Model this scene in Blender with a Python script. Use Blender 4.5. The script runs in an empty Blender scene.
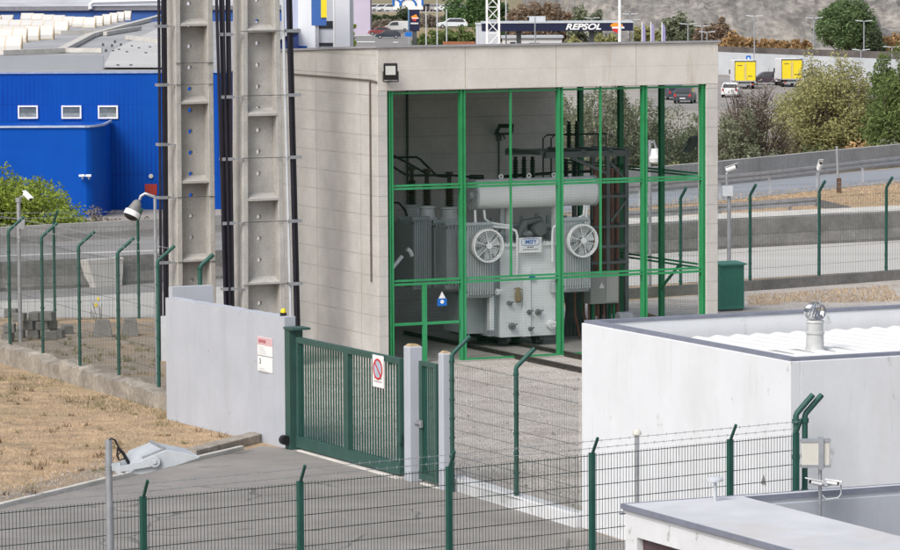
import bpy, bmesh, math, random
from mathutils import Vector, Matrix, noise
random.seed(7)
R = math.radians
scene = bpy.context.scene
COL = scene.collection

# ------------------------------------------------------------------ camera
FPX = 3900.0
HCAM = 9.0
PITCH = math.atan(325 / FPX)
ROLL = -0.005
CAMPOS = Vector((0, 0, HCAM))
CAMROT = Matrix.Rotation(math.pi / 2 - PITCH, 3, 'X') @ Matrix.Rotation(ROLL, 3, 'Z')
cd = bpy.data.cameras.new('camera')
cd.sensor_width = 36
cd.lens = FPX / 900 * 36
cd.clip_end = 9000
cd.clip_start = 1
cam = bpy.data.objects.new('camera', cd)
COL.objects.link(cam)
cam.matrix_world = Matrix.Translation(CAMPOS) @ CAMROT.to_4x4()
scene.camera = cam


def ray(u, v):
    return CAMROT @ Vector(((u - 450) / FPX, (275 - v) / FPX, -1))


def P(u, v, z=0.0):
    d = ray(u, v)
    return CAMPOS + d * ((z - HCAM) / d.z)


def D(u, v, y):
    d = ray(u, v)
    return CAMPOS + d * (y / d.y)


def proj(p):
    c = CAMROT.transposed() @ (Vector(p) - CAMPOS)
    return 450 + FPX * c.x / -c.z, 275 - FPX * c.y / -c.z


ANG = R(25)
E1 = Vector((math.cos(ANG), math.sin(ANG), 0))
E2 = Vector((-math.sin(ANG), math.cos(ANG), 0))
Z = Vector((0, 0, 1))


def along(p0, d, u):
    """walk from p0 along d until the image column u is met"""
    lo, hi = -40.0, 40.0
    s = (proj(p0 + d)[0] > proj(p0)[0])
    for _ in range(60):
        m = (lo + hi) / 2
        if (proj(p0 + d * m)[0] < u) == s:
            lo = m
        else:
            hi = m
    return (lo + hi) / 2


class Frame:
    def __init__(self, o, ang=ANG):
        self.o = Vector(o)
        self.ang = ang
        self.x = Vector((math.cos(ang), math.sin(ang), 0))
        self.y = Vector((-math.sin(ang), math.cos(ang), 0))

    def loc(self, p):
        q = Vector(p) - self.o
        return Vector((q.dot(self.x), q.dot(self.y), q.z))

    def w(self, a, d, z):
        return self.o + self.x * a + self.y * d + Z * z

    def B(self, u, v, d):
        r = ray(u, v)
        t = (self.o + self.y * d - CAMPOS).dot(self.y) / r.dot(self.y)
        return self.loc(CAMPOS + r * t)

    def A(self, u, v, a):
        r = ray(u, v)
        t = (self.o + self.x * a - CAMPOS).dot(self.x) / r.dot(self.x)
        return self.loc(CAMPOS + r * t)


# ------------------------------------------------------------------ materials
def mat(name, col, rough=0.7, var=0.12, scale=3.0, bump=0.0, bscale=40, metal=0.0, stretch=(1, 1, 1),
        col2=None, lo=0.35, hi=0.65, island=0.0, spec=0.4, coord='Object', fine=0.0):
    m = bpy.data.materials.new(name)
    m.use_nodes = True
    nt = m.node_tree
    b = nt.nodes['Principled BSDF']
    b.inputs['Roughness'].default_value = rough
    b.inputs['Metallic'].default_value = metal
    b.inputs['Specular IOR Level'].default_value = spec
    c = tuple(col) + (1,)
    c2 = (tuple(col2) if col2 else tuple(max(0, x * (1 - var * 2)) for x in col)) + (1,)
    tc = nt.nodes.new('ShaderNodeTexCoord')
    mp = nt.nodes.new('ShaderNodeMapping')
    mp.inputs['Scale'].default_value = stretch
    nt.links.new(tc.outputs[coord], mp.inputs[0])
    n = nt.nodes.new('ShaderNodeTexNoise')
    n.inputs['Scale'].default_value = scale
    n.inputs['Detail'].default_value = 8
    n.inputs['Roughness'].default_value = 0.65
    nt.links.new(mp.outputs[0], n.inputs[0])
    rp = nt.nodes.new('ShaderNodeMapRange')
    rp.inputs[1].default_value = lo
    rp.inputs[2].default_value = hi
    nt.links.new(n.outputs['Fac'], rp.inputs[0])
    mx = nt.nodes.new('ShaderNodeMix')
    mx.data_type = 'RGBA'
    mx.inputs[6].default_value = c2
    mx.inputs[7].default_value = c
    nt.links.new(rp.outputs[0], mx.inputs[0])
    out = mx.outputs[2]
    if fine:
        n3 = nt.nodes.new('ShaderNodeTexNoise')
        n3.inputs['Scale'].default_value = bscale
        n3.inputs['Detail'].default_value = 4
        nt.links.new(tc.outputs[coord], n3.inputs[0])
        r3 = nt.nodes.new('ShaderNodeMapRange')
        r3.inputs[1].default_value = 0.3
        r3.inputs[2].default_value = 0.7
        r3.inputs[3].default_value = 1 - fine
        r3.inputs[4].default_value = 1 + fine
        nt.links.new(n3.outputs['Fac'], r3.inputs[0])
        h3 = nt.nodes.new('ShaderNodeVectorMath')
        h3.operation = 'SCALE'
        nt.links.new(out, h3.inputs[0])
        nt.links.new(r3.outputs[0], h3.inputs['Scale'])
        out = h3.outputs[0]
    if island:
        g = nt.nodes.new('ShaderNodeNewGeometry')
        h = nt.nodes.new('ShaderNodeHueSaturation')
        r2 = nt.nodes.new('ShaderNodeMapRange')
        r2.inputs[3].default_value = 1 - island
        r2.inputs[4].default_value = 1 + island
        nt.links.new(g.outputs['Random Per Island'], r2.inputs[0])
        nt.links.new(r2.outputs[0], h.inputs['Value'])
        nt.links.new(out, h.inputs['Color'])
        out = h.outputs[0]
    nt.links.new(out, b.inputs['Base Color'])
    if bump:
        n2 = nt.nodes.new('ShaderNodeTexNoise')
        n2.inputs['Scale'].default_value = bscale
        n2.inputs['Detail'].default_value = 5
        nt.links.new(tc.outputs[coord], n2.inputs[0])
        bp = nt.nodes.new('ShaderNodeBump')
        bp.inputs['Strength'].default_value = bump
        bp.inputs['Distance'].default_value = 0.03
        nt.links.new(n2.outputs['Fac'], bp.inputs['Height'])
        nt.links.new(bp.outputs[0], b.inputs['Normal'])
    m['_out'] = 1
    return m


def color_socket(m):
    b = m.node_tree.nodes['Principled BSDF']
    return b, b.inputs['Base Color'].links[0].from_socket


def mult_mask(m, fac_socket, col, nt=None):
    """mix the base colour towards col by a mask"""
    nt = m.node_tree
    b, s = color_socket(m)
    mx = nt.nodes.new('ShaderNodeMix')
    mx.data_type = 'RGBA'
    nt.links.new(s, mx.inputs[6])
    mx.inputs[7].default_value = tuple(col) + (1,)
    nt.links.new(fac_socket, mx.inputs[0])
    nt.links.new(mx.outputs[2], b.inputs['Base Color'])


def math_node(nt, op, a, b=None, c=None):
    n = nt.nodes.new('ShaderNodeMath')
    n.operation = op
    for i, x in enumerate((a, b, c)):
        if x is None:
            continue
        if isinstance(x, (int, float)):
            n.inputs[i].default_value = x
        else:
            nt.links.new(x, n.inputs[i])
    return n.outputs[0]


def joints(m, period, width, col, axis='Z', strength=0.6, offset=0.0, nscale=1.2):
    """thin darker joint lines at a regular spacing (formwork boards, sheets)"""
    nt = m.node_tree
    tc = nt.nodes.new('ShaderNodeTexCoord')
    sp = nt.nodes.new('ShaderNodeSeparateXYZ')
    nt.links.new(tc.outputs['Object'], sp.inputs[0])
    x = math_node(nt, 'ADD', sp.outputs[axis], offset)
    x = math_node(nt, 'DIVIDE', x, period)
    x = math_node(nt, 'FRACT', x)
    x = math_node(nt, 'SUBTRACT', x, 0.5)
    x = math_node(nt, 'ABSOLUTE', x)
    x = math_node(nt, 'MULTIPLY', x, period)
    x = math_node(nt, 'LESS_THAN', x, width / 2)
    n = nt.nodes.new('ShaderNodeTexNoise')
    n.inputs['Scale'].default_value = nscale
    n.inputs['Detail'].default_value = 5
    nt.links.new(tc.outputs['Object'], n.inputs[0])
    r = nt.nodes.new('ShaderNodeMapRange')
    r.inputs[1].default_value = 0.35
    r.inputs[2].default_value = 0.65
    r.inputs[3].default_value = strength * 0.25
    r.inputs[4].default_value = strength
    nt.links.new(n.outputs['Fac'], r.inputs[0])
    mult_mask(m, math_node(nt, 'MULTIPLY', x, r.outputs[0]), col)


def stains(m, col, scale, stretch, lo, hi, amount):
    nt = m.node_tree
    tc = nt.nodes.new('ShaderNodeTexCoord')
    mp = nt.nodes.new('ShaderNodeMapping')
    mp.inputs['Scale'].default_value = stretch
    nt.links.new(tc.outputs['Object'], mp.inputs[0])
    n = nt.nodes.new('ShaderNodeTexNoise')
    n.inputs['Scale'].default_value = scale
    n.inputs['Detail'].default_value = 9
    n.inputs['Roughness'].default_value = 0.7
    nt.links.new(mp.outputs[0], n.inputs[0])
    r = nt.nodes.new('ShaderNodeMapRange')
    r.inputs[1].default_value = lo
    r.inputs[2].default_value = hi
    r.inputs[4].default_value = amount
    nt.links.new(n.outputs['Fac'], r.inputs[0])
    mult_mask(m, r.outputs[0], col)


M = {}
M['concrete'] = mat('cast_concrete', (.55, .535, .51), .85, .10, 1.3, .25, 30, fine=.06)
stains(M['concrete'], (.40, .36, .31), 1.2, (1.5, 1.5, .35), .52, .75, .5)
joints(M['concrete'], .435, .020, (.27, .255, .24), 'Z', .85, nscale=2.6)
joints(M['concrete'], .0725, .008, (.40, .38, .355), 'Z', .5, nscale=1.5)
stains(M['concrete'], (.30, .28, .26), 3.5, (1, 1, 2.2), .62, .72, .4)
M['concrete_beam'] = mat('beam_concrete', (.64, .615, .57), .85, .08, 1.1, .25, 30, fine=.05)
stains(M['concrete_beam'], (.40, .31, .23), 1.8, (1.4, 1.4, .2), .56, .72, .6)
joints(M['concrete_beam'], .45, .012, (.33, .30, .26), 'Z', .6, .12)
M['pole_concrete'] = mat('pole_concrete', (.46, .45, .425), .9, .12, 2.0, .3, 25, fine=.08)
stains(M['pole_concrete'], (.32, .295, .26), 1.5, (3, 3, .5), .52, .72, .55)
M['white_wall'] = mat('white_plaster', (.68, .70, .73), .8, .03, 1.2, .1, 30)
stains(M['white_wall'], (.50, .50, .49), .9, (1, 1, .35), .50, .78, .45)
stains(M['white_wall'], (.33, .32, .30), 2.6, (1, 1, .9), .63, .68, .55)
stains(M['white_wall'], (.44, .44, .43), 4, (2.2, 2.2, .12), .58, .72, .4)
M['white_rough'] = mat('peeling_white_plaster', (.66, .67, .69), .85, .05, 2, .15, 20)
stains(M['white_rough'], (.30, .28, .25), 3.0, (1.2, 1.2, .8), .60, .64, .65)
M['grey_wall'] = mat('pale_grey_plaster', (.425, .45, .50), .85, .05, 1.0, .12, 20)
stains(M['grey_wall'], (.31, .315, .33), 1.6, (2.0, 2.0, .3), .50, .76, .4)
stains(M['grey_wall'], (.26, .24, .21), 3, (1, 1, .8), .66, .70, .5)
M['coping'] = mat('blue_grey_coping', (.20, .215, .27), .6, .1, 4)
M['roof_slab'] = mat('pale_roof_coating', (.56, .57, .60), .8, .08, 1.0, .1, 15)
stains(M['roof_slab'], (.46, .41, .34), .7, (1, 1, 1), .52, .72, .6)
M['sheet_white'] = mat('white_roof_sheet', (.72, .72, .71), .5, .04, 2)
M['green_bright'] = mat('bright_green_paint', (.028, .27, .095), .45, .08, 4)
M['green_frame'] = mat('green_steel_paint', (.012, .125, .055), .5, .08, 4)
M['green_fence'] = mat('dark_green_fence_paint', (.016, .088, .068), .5, .12, 6)
M['mesh_green'] = mat('mesh_wire_green', (.05, .072, .066), .6, .1, 4)
M['gate_green'] = mat('gate_green_paint', (.034, .090, .076), .5, .1, 5)
M['lamp_grey'] = mat('lamp_housing_grey', (.43, .46, .49), .5, .08, 4)
stains(M['gate_green'], (.10, .06, .035), 5, (1, 1, .6), .66, .72, .55)
stains(M['green_bright'], (.06, .33, .17), .8, (1, 1, .4), .45, .7, .6)
stains(M['green_bright'], (.12, .08, .04), 4, (1, 1, .5), .68, .74, .5)
stains(M['green_fence'], (.05, .12, .10), 3, (1, 1, .4), .5, .7, .5)
M['rail_pale'] = mat('dull_zinc_rail', (.44, .46, .49), .5, .12, 3)
M['galv'] = mat('galvanised_steel', (.42, .44, .47), .45, .12, 5, metal=.6)
M['grey_paint'] = mat('pale_grey_paint', (.52, .55, .58), .5, .06, 3)
M['trafo'] = mat('transformer_grey', (.74, .79, .80), .45, .05, 2)
M['trafo_white'] = mat('conservator_white', (.84, .87, .88), .4, .04, 2)
M['radiator'] = mat('radiator_grey', (.42, .47, .485), .5, .06, 2)
M['radiator_dark'] = mat('radiator_dark_grey', (.40, .45, .46), .5, .06, 2)
M['steel_dark'] = mat('dark_steel', (.075, .085, .09), .5, .15, 4)
M['black'] = mat('black_rubber', (.012, .012, .014), .5, .1, 4)
M['cable'] = mat('black_cable', (.018, .017, .028), .35, .2, 3)
M['porcelain'] = mat('brown_porcelain', (.055, .03, .025), .3, .1, 4)
M['bus_red'] = mat('red_bar_paint', (.25, .10, .085), .5, .1, 4)
M['white'] = mat('white_paint', (.80, .80, .80), .5, .03, 3)
M['cream'] = mat('cream_plastic', (.56, .55, .50), .5, .05, 3)
M['blue_clad'] = mat('blue_cladding', (.001, .066, .37), .6, .05, 1, spec=.12)
joints(M['blue_clad'], .26, .09, (.002, .038, .26), 'X', .9, nscale=.2)
joints(M['blue_clad'], 4.1, .07, (.002, .035, .24), 'Z', .8, nscale=.2)
stains(M['blue_clad'], (.004, .085, .41), .25, (1, 1, .3), .48, .72, .5)
M['blue_paint'] = mat('blue_paint', (.001, .072, .40), .6, .06, .5, spec=.12)
M['blue_dull'] = mat('blue_fascia', (.04, .12, .38), .5, .05, .5)
M['yellow'] = mat('yellow_paint', (.80, .62, .02), .5, .04, 2)
M['red'] = mat('red_paint', (.55, .03, .03), .5, .05, 2)
M['red_sign'] = mat('red_panel', (.35, .03, .02), .5, .05, 2)
M['orange'] = mat('orange_paint', (.80, .28, .02), .5, .05, 2)
M['sign_blue'] = mat('sign_blue', (.01, .14, .50), .4, .02, 2)
M['sign_pink'] = mat('faded_red_sign', (.62, .42, .44), .5, .05, 3)
M['ink'] = mat('dark_ink', (.05, .05, .06), .5, .05, 3)
M['navy'] = mat('navy_fascia', (.010, .014, .05), .4, .1, 2)
M['glass'] = mat('dark_glass', (.03, .035, .04), .12, .1, 2, spec=.6)
M['glass_pale'] = mat('reflecting_glass', (.16, .19, .20), .15, .2, 1.2, spec=.6)
M['pane_reflection_grey'] = mat('pane_reflection_grey', (.28, .31, .31), .6, .25, 3)  # reflection tone of the lower window panes, put into the colour
M['metal_roof'] = mat('grey_sheet_roof', (.38, .38, .385), .6, .12, .08)
joints(M['metal_roof'], 1.4, .12, (.25, .25, .26), 'X', .6, nscale=.1)
M['roof_pale'] = mat('pale_sheet_roof', (.52, .515, .50), .6, .08, .1)
M['skyl'] = mat('skylight_panel', (.62, .61, .585), .4, .03, 1)
M['skyl_frame'] = mat('skylight_timber_frame', (.58, .44, .25), .6, .08, 2)
M['chrome'] = mat('polished_steel', (.75, .75, .76), .12, .1, 6, metal=1)
M['lilac'] = mat('lilac_render', (.50, .45, .56), .8, .04, .5)
M['hall_white'] = mat('white_hall_cladding', (.72, .75, .80), .6, .03, .3)
joints(M['hall_white'], .9, .05, (.55, .58, .64), 'X', .6, nscale=.1)
M['brick'] = mat('red_brick', (.36, .14, .07), .9, .15, 1.2)
M['stone_dark'] = mat('dark_stone_wall', (.16, .14, .13), .9, .25, .5, .4, 3)
M['lamp_glass'] = mat('lamp_lens', (.62, .64, .62), .2, .05, 3)

# grounds (world scale noise; object coordinates equal metres)
M['earth'] = mat('dry_straw_ground', (.46, .33, .205), .95, .2, 1.6, .8, 14, col2=(.25, .185, .125), lo=.33, hi=.62, fine=.28)
stains(M['earth'], (.13, .105, .07), .55, (1, 1, 1), .55, .70, .65)
stains(M['earth'], (.21, .19, .10), .3, (1, 1, 1), .52, .66, .5)
M['dirt'] = mat('grey_brown_dirt', (.31, .26, .21), .95, .2, 1.4, .8, 14, col2=(.20, .165, .13), fine=.25)
stains(M['dirt'], (.30, .21, .11), .6, (1, 1, 1), .5, .65, .7)
M['asphalt'] = mat('worn_asphalt', (.285, .268, .252), .9, .08, .6, .5, 60, col2=(.21, .198, .187), fine=.16)
stains(M['asphalt'], (.40, .38, .36), .9, (.35, 1.2, 1), .56, .78, .45)
def cracks(m, col, scale, width, amount, warp=.6):
    nt = m.node_tree
    tc = nt.nodes.new('ShaderNodeTexCoord')
    n = nt.nodes.new('ShaderNodeTexNoise')
    n.inputs['Scale'].default_value = 1.2
    n.inputs['Detail'].default_value = 6
    nt.links.new(tc.outputs['Object'], n.inputs[0])
    sc = nt.nodes.new('ShaderNodeVectorMath')
    sc.operation = 'SCALE'
    sc.inputs['Scale'].default_value = warp
    nt.links.new(n.outputs['Color'], sc.inputs[0])
    ad = nt.nodes.new('ShaderNodeVectorMath')
    nt.links.new(tc.outputs['Object'], ad.inputs[0])
    nt.links.new(sc.outputs[0], ad.inputs[1])
    v = nt.nodes.new('ShaderNodeTexVoronoi')
    v.feature = 'DISTANCE_TO_EDGE'
    v.inputs['Scale'].default_value = scale
    nt.links.new(ad.outputs[0], v.inputs['Vector'])
    lt = math_node(nt, 'LESS_THAN', v.outputs['Distance'], width)
    n2 = nt.nodes.new('ShaderNodeTexNoise')
    n2.inputs['Scale'].default_value = .5
    nt.links.new(tc.outputs['Object'], n2.inputs[0])
    g = math_node(nt, 'GREATER_THAN', n2.outputs['Fac'], .5)
    mult_mask(m, math_node(nt, 'MULTIPLY', math_node(nt, 'MULTIPLY', lt, g), amount), col)


stains(M['asphalt'], (.13, .12, .115), 1.3, (1, 1, 1), .64, .70, .5)
stains(M['asphalt'], (.19, .175, .165), .8, (.18, 2.2, 1), .55, .70, .55)
cracks(M['asphalt'], (.10, .095, .09), .35, .008, .7)
M['gravel'] = mat('crushed_gravel', (.48, .45, .42), .95, .15, 1.0, 1.0, 20, col2=(.35, .32, .29), fine=.36)
stains(M['gravel'], (.27, .225, .175), .6, (.25, 1.8, 1), .53, .68, .65)
stains(M['gravel'], (.20, .18, .165), .9, (1, 1, 1), .60, .72, .5)
M['road'] = mat('pale_concrete_road', (.46, .45, .425), .9, .06, .5, .15, 20, stretch=(.25, 1, 1), fine=.05)
stains(M['road'], (.33, .32, .30), .5, (.12, 1.6, 1), .5, .7, .6)
M['road_dark'] = mat('grey_road', (.25, .245, .24), .9, .12, .4, .2, 20, stretch=(.2, 1, 1))
M['ramp'] = mat('ramp_asphalt', (.27, .29, .32), .85, .08, .4, .1, 20, stretch=(.2, 1, 1))
M['jersey'] = mat('barrier_concrete', (.215, .21, .20), .9, .2, .9, .4, 10, fine=.12)
stains(M['jersey'], (.12, .115, .10), .8, (1, 1, .6), .5, .68, .6)
M['parapet'] = mat('parapet_concrete', (.36, .35, .335), .9, .12, .7, .3, 10, fine=.08)
stains(M['parapet'], (.20, .19, .18), 1.2, (2, 2, .3), .52, .7, .5)
M['old_wall'] = mat('crumbling_wall', (.35, .315, .27), .95, .2, 1.6, .8, 9, fine=.2)
stains(M['old_wall'], (.15, .13, .11), 1.3, (1, 1, .7), .5, .66, .65)
M['kerb'] = mat('pale_kerb', (.58, .56, .52), .9, .12, 2, .3, 20)
M['plain'] = mat('far_paving', (.36, .335, .305), .95, .12, .02, 0, 1, col2=(.26, .23, .20))
M['slab'] = mat('bay_floor_concrete', (.36, .34, .31), .9, .15, .8, .2, 20, fine=.1)
M['rock'] = mat('grey_rock_cutting', (.27, .25, .225), .95, .25, .22, 1.0, .9, col2=(.15, .145, .138), stretch=(1.0, .4, .35), fine=.35)
stains(M['rock'], (.085, .082, .08), .20, (1.0, .5, .5), .50, .62, .75)
stains(M['rock'], (.28, .22, .16), .05, (1, 1, 1), .56, .7, .4)


def leafmat(n, c, c2, isl=.35):
    m = mat(n, c, .7, .2, .5, 0, 1, col2=c2, lo=.35, hi=.65, island=isl, spec=.2)
    nt = m.node_tree
    b, src = color_socket(m)
    tr = nt.nodes.new('ShaderNodeBsdfTranslucent')
    nt.links.new(src, tr.inputs['Color'])
    mx = nt.nodes.new('ShaderNodeMixShader')
    mx.inputs[0].default_value = .38
    nt.links.new(b.outputs[0], mx.inputs[1])
    nt.links.new(tr.outputs[0], mx.inputs[2])
    out = [k for k in nt.nodes if k.type == 'OUTPUT_MATERIAL'][0]
    nt.links.new(mx.outputs[0], out.inputs['Surface'])
    return m


M['leaf_lime'] = leafmat('lime_leaves', (.33, .40, .07), (.22, .29, .06))
M['leaf_yellow'] = leafmat('yellowing_leaves', (.45, .43, .20), (.31, .31, .14))
M['leaf_olive'] = leafmat('olive_leaves', (.27, .29, .19), (.18, .205, .13))
M['leaf_green'] = leafmat('green_leaves', (.14, .235, .085), (.085, .15, .06))
M['leaf_hill'] = leafmat('hill_tree_leaves', (.19, .27, .12), (.11, .17, .075))
M['leaf_dark'] = leafmat('dark_leaves', (.12, .155, .085), (.08, .105, .06))
M['leaf_mid'] = leafmat('mid_green_leaves', (.20, .26, .09), (.13, .18, .065))
M['leaf_orange'] = leafmat('russet_dry_leaves', (.54, .36, .18), (.38, .25, .125))
M['leaf_grey'] = leafmat('grey_dry_twigs', (.34, .30, .24), (.23, .20, .165))
M['leaf_brown'] = leafmat('brown_dry_leaves', (.36, .27, .19), (.25, .19, .14))
M['scrub'] = mat('scrub_bank', (.20, .185, .11), .95, .2, .25, col2=(.30, .235, .15))
M['bark'] = mat('bark', (.13, .10, .08), .95, .2, 4, .5, 10)
M['bark_pale'] = mat('pale_bark', (.22, .19, .165), .95, .2, 4, .5, 10)
M['straw'] = mat('straw_blades', (.52, .395, .26), .9, .2, 1.2, 0, 1, col2=(.36, .26, .155), island=.35)
M['weed'] = leafmat('weed_blades', (.26, .25, .12), (.18, .18, .085))


# ------------------------------------------------------------------ mesh builder
class MB:
    def __init__(s):
        s.v, s.f = [], []

    def add(s, vs, fs):
        o = len(s.v)
        s.v += [tuple(x) for x in vs]
        s.f += [tuple(i + o for i in f) for f in fs]
        return s

    def box(s, x0, x1, y0, y1, z0, z1):
        return s.add([(x0, y0, z0), (x1, y0, z0), (x1, y1, z0), (x0, y1, z0),
                      (x0, y0, z1), (x1, y0, z1), (x1, y1, z1), (x0, y1, z1)],
                     [(3, 2, 1, 0), (4, 5, 6, 7), (0, 1, 5, 4), (1, 2, 6, 5), (2, 3, 7, 6), (3, 0, 4, 7)])

    def hexa(s, p):
        return s.add(p, [(3, 2, 1, 0), (4, 5, 6, 7), (0, 1, 5, 4), (1, 2, 6, 5), (2, 3, 7, 6), (3, 0, 4, 7)])

    def bar(s, p0, p1, w, h=None, up=Z):
        p0, p1 = Vector(p0), Vector(p1)
        h = h or w
        d = (p1 - p0).normalized()
        if abs(d.dot(up)) > .98:
            up = Vector((0, 1, 0))
        a = d.cross(up).normalized() * w / 2
        b = a.cross(d).normalized() * h / 2
        return s.hexa([p0 - a - b, p0 + a - b, p0 + a + b, p0 - a + b, p1 - a - b, p1 + a - b, p1 + a + b, p1 - a + b])

    def tube(s, pts, r, n=8, cap=True):
        pts = [Vector(p) for p in pts]
        rs = r if isinstance(r, (list, tuple)) else [r] * len(pts)
        o = len(s.v)
        prev = None
        for i, p in enumerate(pts):
            d = (pts[min(i + 1, len(pts) - 1)] - pts[max(i - 1, 0)])
            if d.length < 1e-9:
                d = Vector((0, 0, 1))
            d.normalize()
            if prev is None:
                up = Z if abs(d.z) < .95 else Vector((0, 1, 0))
                a = d.cross(up).normalized()
            else:
                a = (prev - d * prev.dot(d)).normalized()
            prev = a
            b = d.cross(a)
            for k in range(n):
                t = 2 * math.pi * k / n
                s.v.append(tuple(p + (a * math.cos(t) + b * math.sin(t)) * rs[i]))
        for i in range(len(pts) - 1):
            for k in range(n):
                k2 = (k + 1) % n
                s.f.append((o + i * n + k, o + i * n + k2, o + (i + 1) * n + k2, o + (i + 1) * n + k))
        if cap:
            s.f.append(tuple(o + k for k in reversed(range(n))))
            e = o + (len(pts) - 1) * n
            s.f.append(tuple(e + k for k in range(n)))
        return s

    def cyl(s, p0, p1, r, r1=None, n=16):
        return s.tube([p0, p1], [r, r if r1 is None else r1], n)

    def lathe(s, p0, ax, prof, n=14):
        ax = Vector(ax).normalized()
        p0 = Vector(p0)
        return s.tube([p0 + ax * t for t, _ in prof], [r for _, r in prof], n)

    def ring(s, c, ax, r0, r1, th, n=28):
        """flat ring (washer) with thickness along ax"""
        ax = Vector(ax).normalized()
        a = ax.cross(Z if abs(ax.z) < .9 else Vector((1, 0, 0))).normalized()
        b = ax.cross(a)
        c = Vector(c)
        o = len(s.v)
        for k in range(n):
            t = 2 * math.pi * k / n
            e = a * math.cos(t) + b * math.sin(t)
            for q in (c + e * r0, c + e * r1, c + e * r1 + ax * th, c + e * r0 + ax * th):
                s.v.append(tuple(q))
        for k in range(n):
            i, j = o + k * 4, o + ((k + 1) % n) * 4
            for m_ in range(4):
                m2 = (m_ + 1) % 4
                s.f.append((i + m_, j + m_, j + m2, i + m2))
        return s

    def prism(s, poly, vec):
        """extrude planar polygon (3D points) by vec"""
        vec = Vector(vec)
        n = len(poly)
        a = [Vector(p) for p in poly]
        return s.add(a + [p + vec for p in a],
                     [tuple(range(n)), tuple(range(2 * n - 1, n - 1, -1))] +
                     [(i, i + n, (i + 1) % n + n, (i + 1) % n) for i in range(n)])

    def ball(s, c, r, n=10, m=7, sq=(1, 1, 1)):
        c = Vector(c)
        o = len(s.v)
        for i in range(m + 1):
            t = math.pi * i / m
            for k in range(n):
                q = 2 * math.pi * k / n
                s.v.append((c.x + r * sq[0] * math.sin(t) * math.cos(q), c.y + r * sq[1] * math.sin(t) * math.sin(q), c.z + r * sq[2] * math.cos(t)))
        for i in range(m):
            for k in range(n):
                k2 = (k + 1) % n
                s.f.append((o + i * n + k, o + (i + 1) * n + k, o + (i + 1) * n + k2, o + i * n + k2))
        return s

    def build(s, name, m, parent=None, smooth=False, bevel=0, origin=None):
        if origin is not None:
            o = Vector(origin)
            s.v = [tuple(Vector(p) - o) for p in s.v]
        me = bpy.data.meshes.new(name)
        me.from_pydata(s.v, [], s.f)
        bm = bmesh.new()
        bm.from_mesh(me)
        if len(bm.faces) < 20000:
            bmesh.ops.recalc_face_normals(bm, faces=bm.faces)
        bm.to_mesh(me)
        bm.free()
        if smooth:
            me.polygons.foreach_set('use_smooth', [True] * len(me.polygons))
            try:
                me.set_sharp_from_angle(angle=R(40))
            except Exception:
                pass
        me.materials.append(M[m] if isinstance(m, str) else m)
        ob = bpy.data.objects.new(name, me)
        COL.objects.link(ob)
        if origin is not None:
            ob.location = origin
        if parent:
            ob.parent = parent
        if bevel:
            b = ob.modifiers.new('bevel', 'BEVEL')
            b.width = bevel
            b.segments = 2
            b.limit_method = 'ANGLE'
        return ob


def thing(name, label, cat, loc=(0, 0, 0), rz=0.0, group=None):
    o = bpy.data.objects.new(name, None)
    o.empty_display_size = .3
    COL.objects.link(o)
    o.location = loc
    o.rotation_euler = (0, 0, rz)
    return tag(o, label, cat, group)


def tag(o, label, cat, group=None, kind=None):
    o['label'] = label
    o['category'] = cat
    if group:
        o['group'] = group
    if kind:
        o['kind'] = kind
    return o


def structure(o):
    o['kind'] = 'structure'
    return o


def copy_tree(o, parent=None):
    c = o.copy()
    COL.objects.link(c)
    if parent:
        c.parent = parent
    for ch in list(o.children):
        copy_tree(ch, c)
    return c


def sheet(name, pts, m, z=None):
    """a flat ground sheet through world points"""
    mb = MB()
    pts = [Vector(p) for p in pts]
    if z is not None:
        pts = [Vector((p.x, p.y, z)) for p in pts]
    mb.add(pts, [tuple(range(len(pts)))])
    o = mb.build(name, m)
    me = o.data
    if me.polygons[0].normal.z < 0:
        me.flip_normals()
    return structure(o)


def text(body, size, m, parent, mw, extrude=.01, shear=0.0, bold=0.0, name='lettering', sx=1.0):
    cu = bpy.data.curves.new('t', 'FONT')
    cu.body = body
    cu.size = size
    cu.extrude = extrude
    cu.shear = shear
    cu.offset = bold
    cu.align_x = 'CENTER'
    cu.align_y = 'CENTER'
    ob = bpy.data.objects.new('t', cu)
    COL.objects.link(ob)
    dg = bpy.context.evaluated_depsgraph_get()
    me = bpy.data.meshes.new_from_object(ob.evaluated_get(dg))
    bpy.data.objects.remove(ob)
    me.name = name
    me.transform(mw @ Matrix.Diagonal((sx, 1, 1, 1)))
    me.materials.clear()
    me.materials.append(M[m])
    o = bpy.data.objects.new(name, me)
    COL.objects.link(o)
    o.parent = parent
    return o


def face_y(x, y, z):
    """matrix for text standing upright and facing local -Y"""
    return Matrix.Translation((x, y, z)) @ Matrix.Rotation(math.pi / 2, 4, 'X')


# ------------------------------------------------------------------ GROUND
ZP = -6.0
mb = MB()
mb.box(-4000, 4000, 40, 8000, ZP - 1, ZP)
structure(mb.build('plain', 'plain'))
edge = [P(-500, 262), P(0, 244), P(155, 235), P(300, 226), P(480, 206), P(640, 192), P(720, 183), P(900, 167), P(1400, 130)]
mb = MB()
poly = [Vector((-70, 15, 0)), Vector((75, 15, 0))] + list(reversed(edge))
mb.prism([Vector((p.x, p.y, 0)) for p in poly], (0, 0, ZP - .5))
structure(mb.build('terrain', 'earth'))

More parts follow.
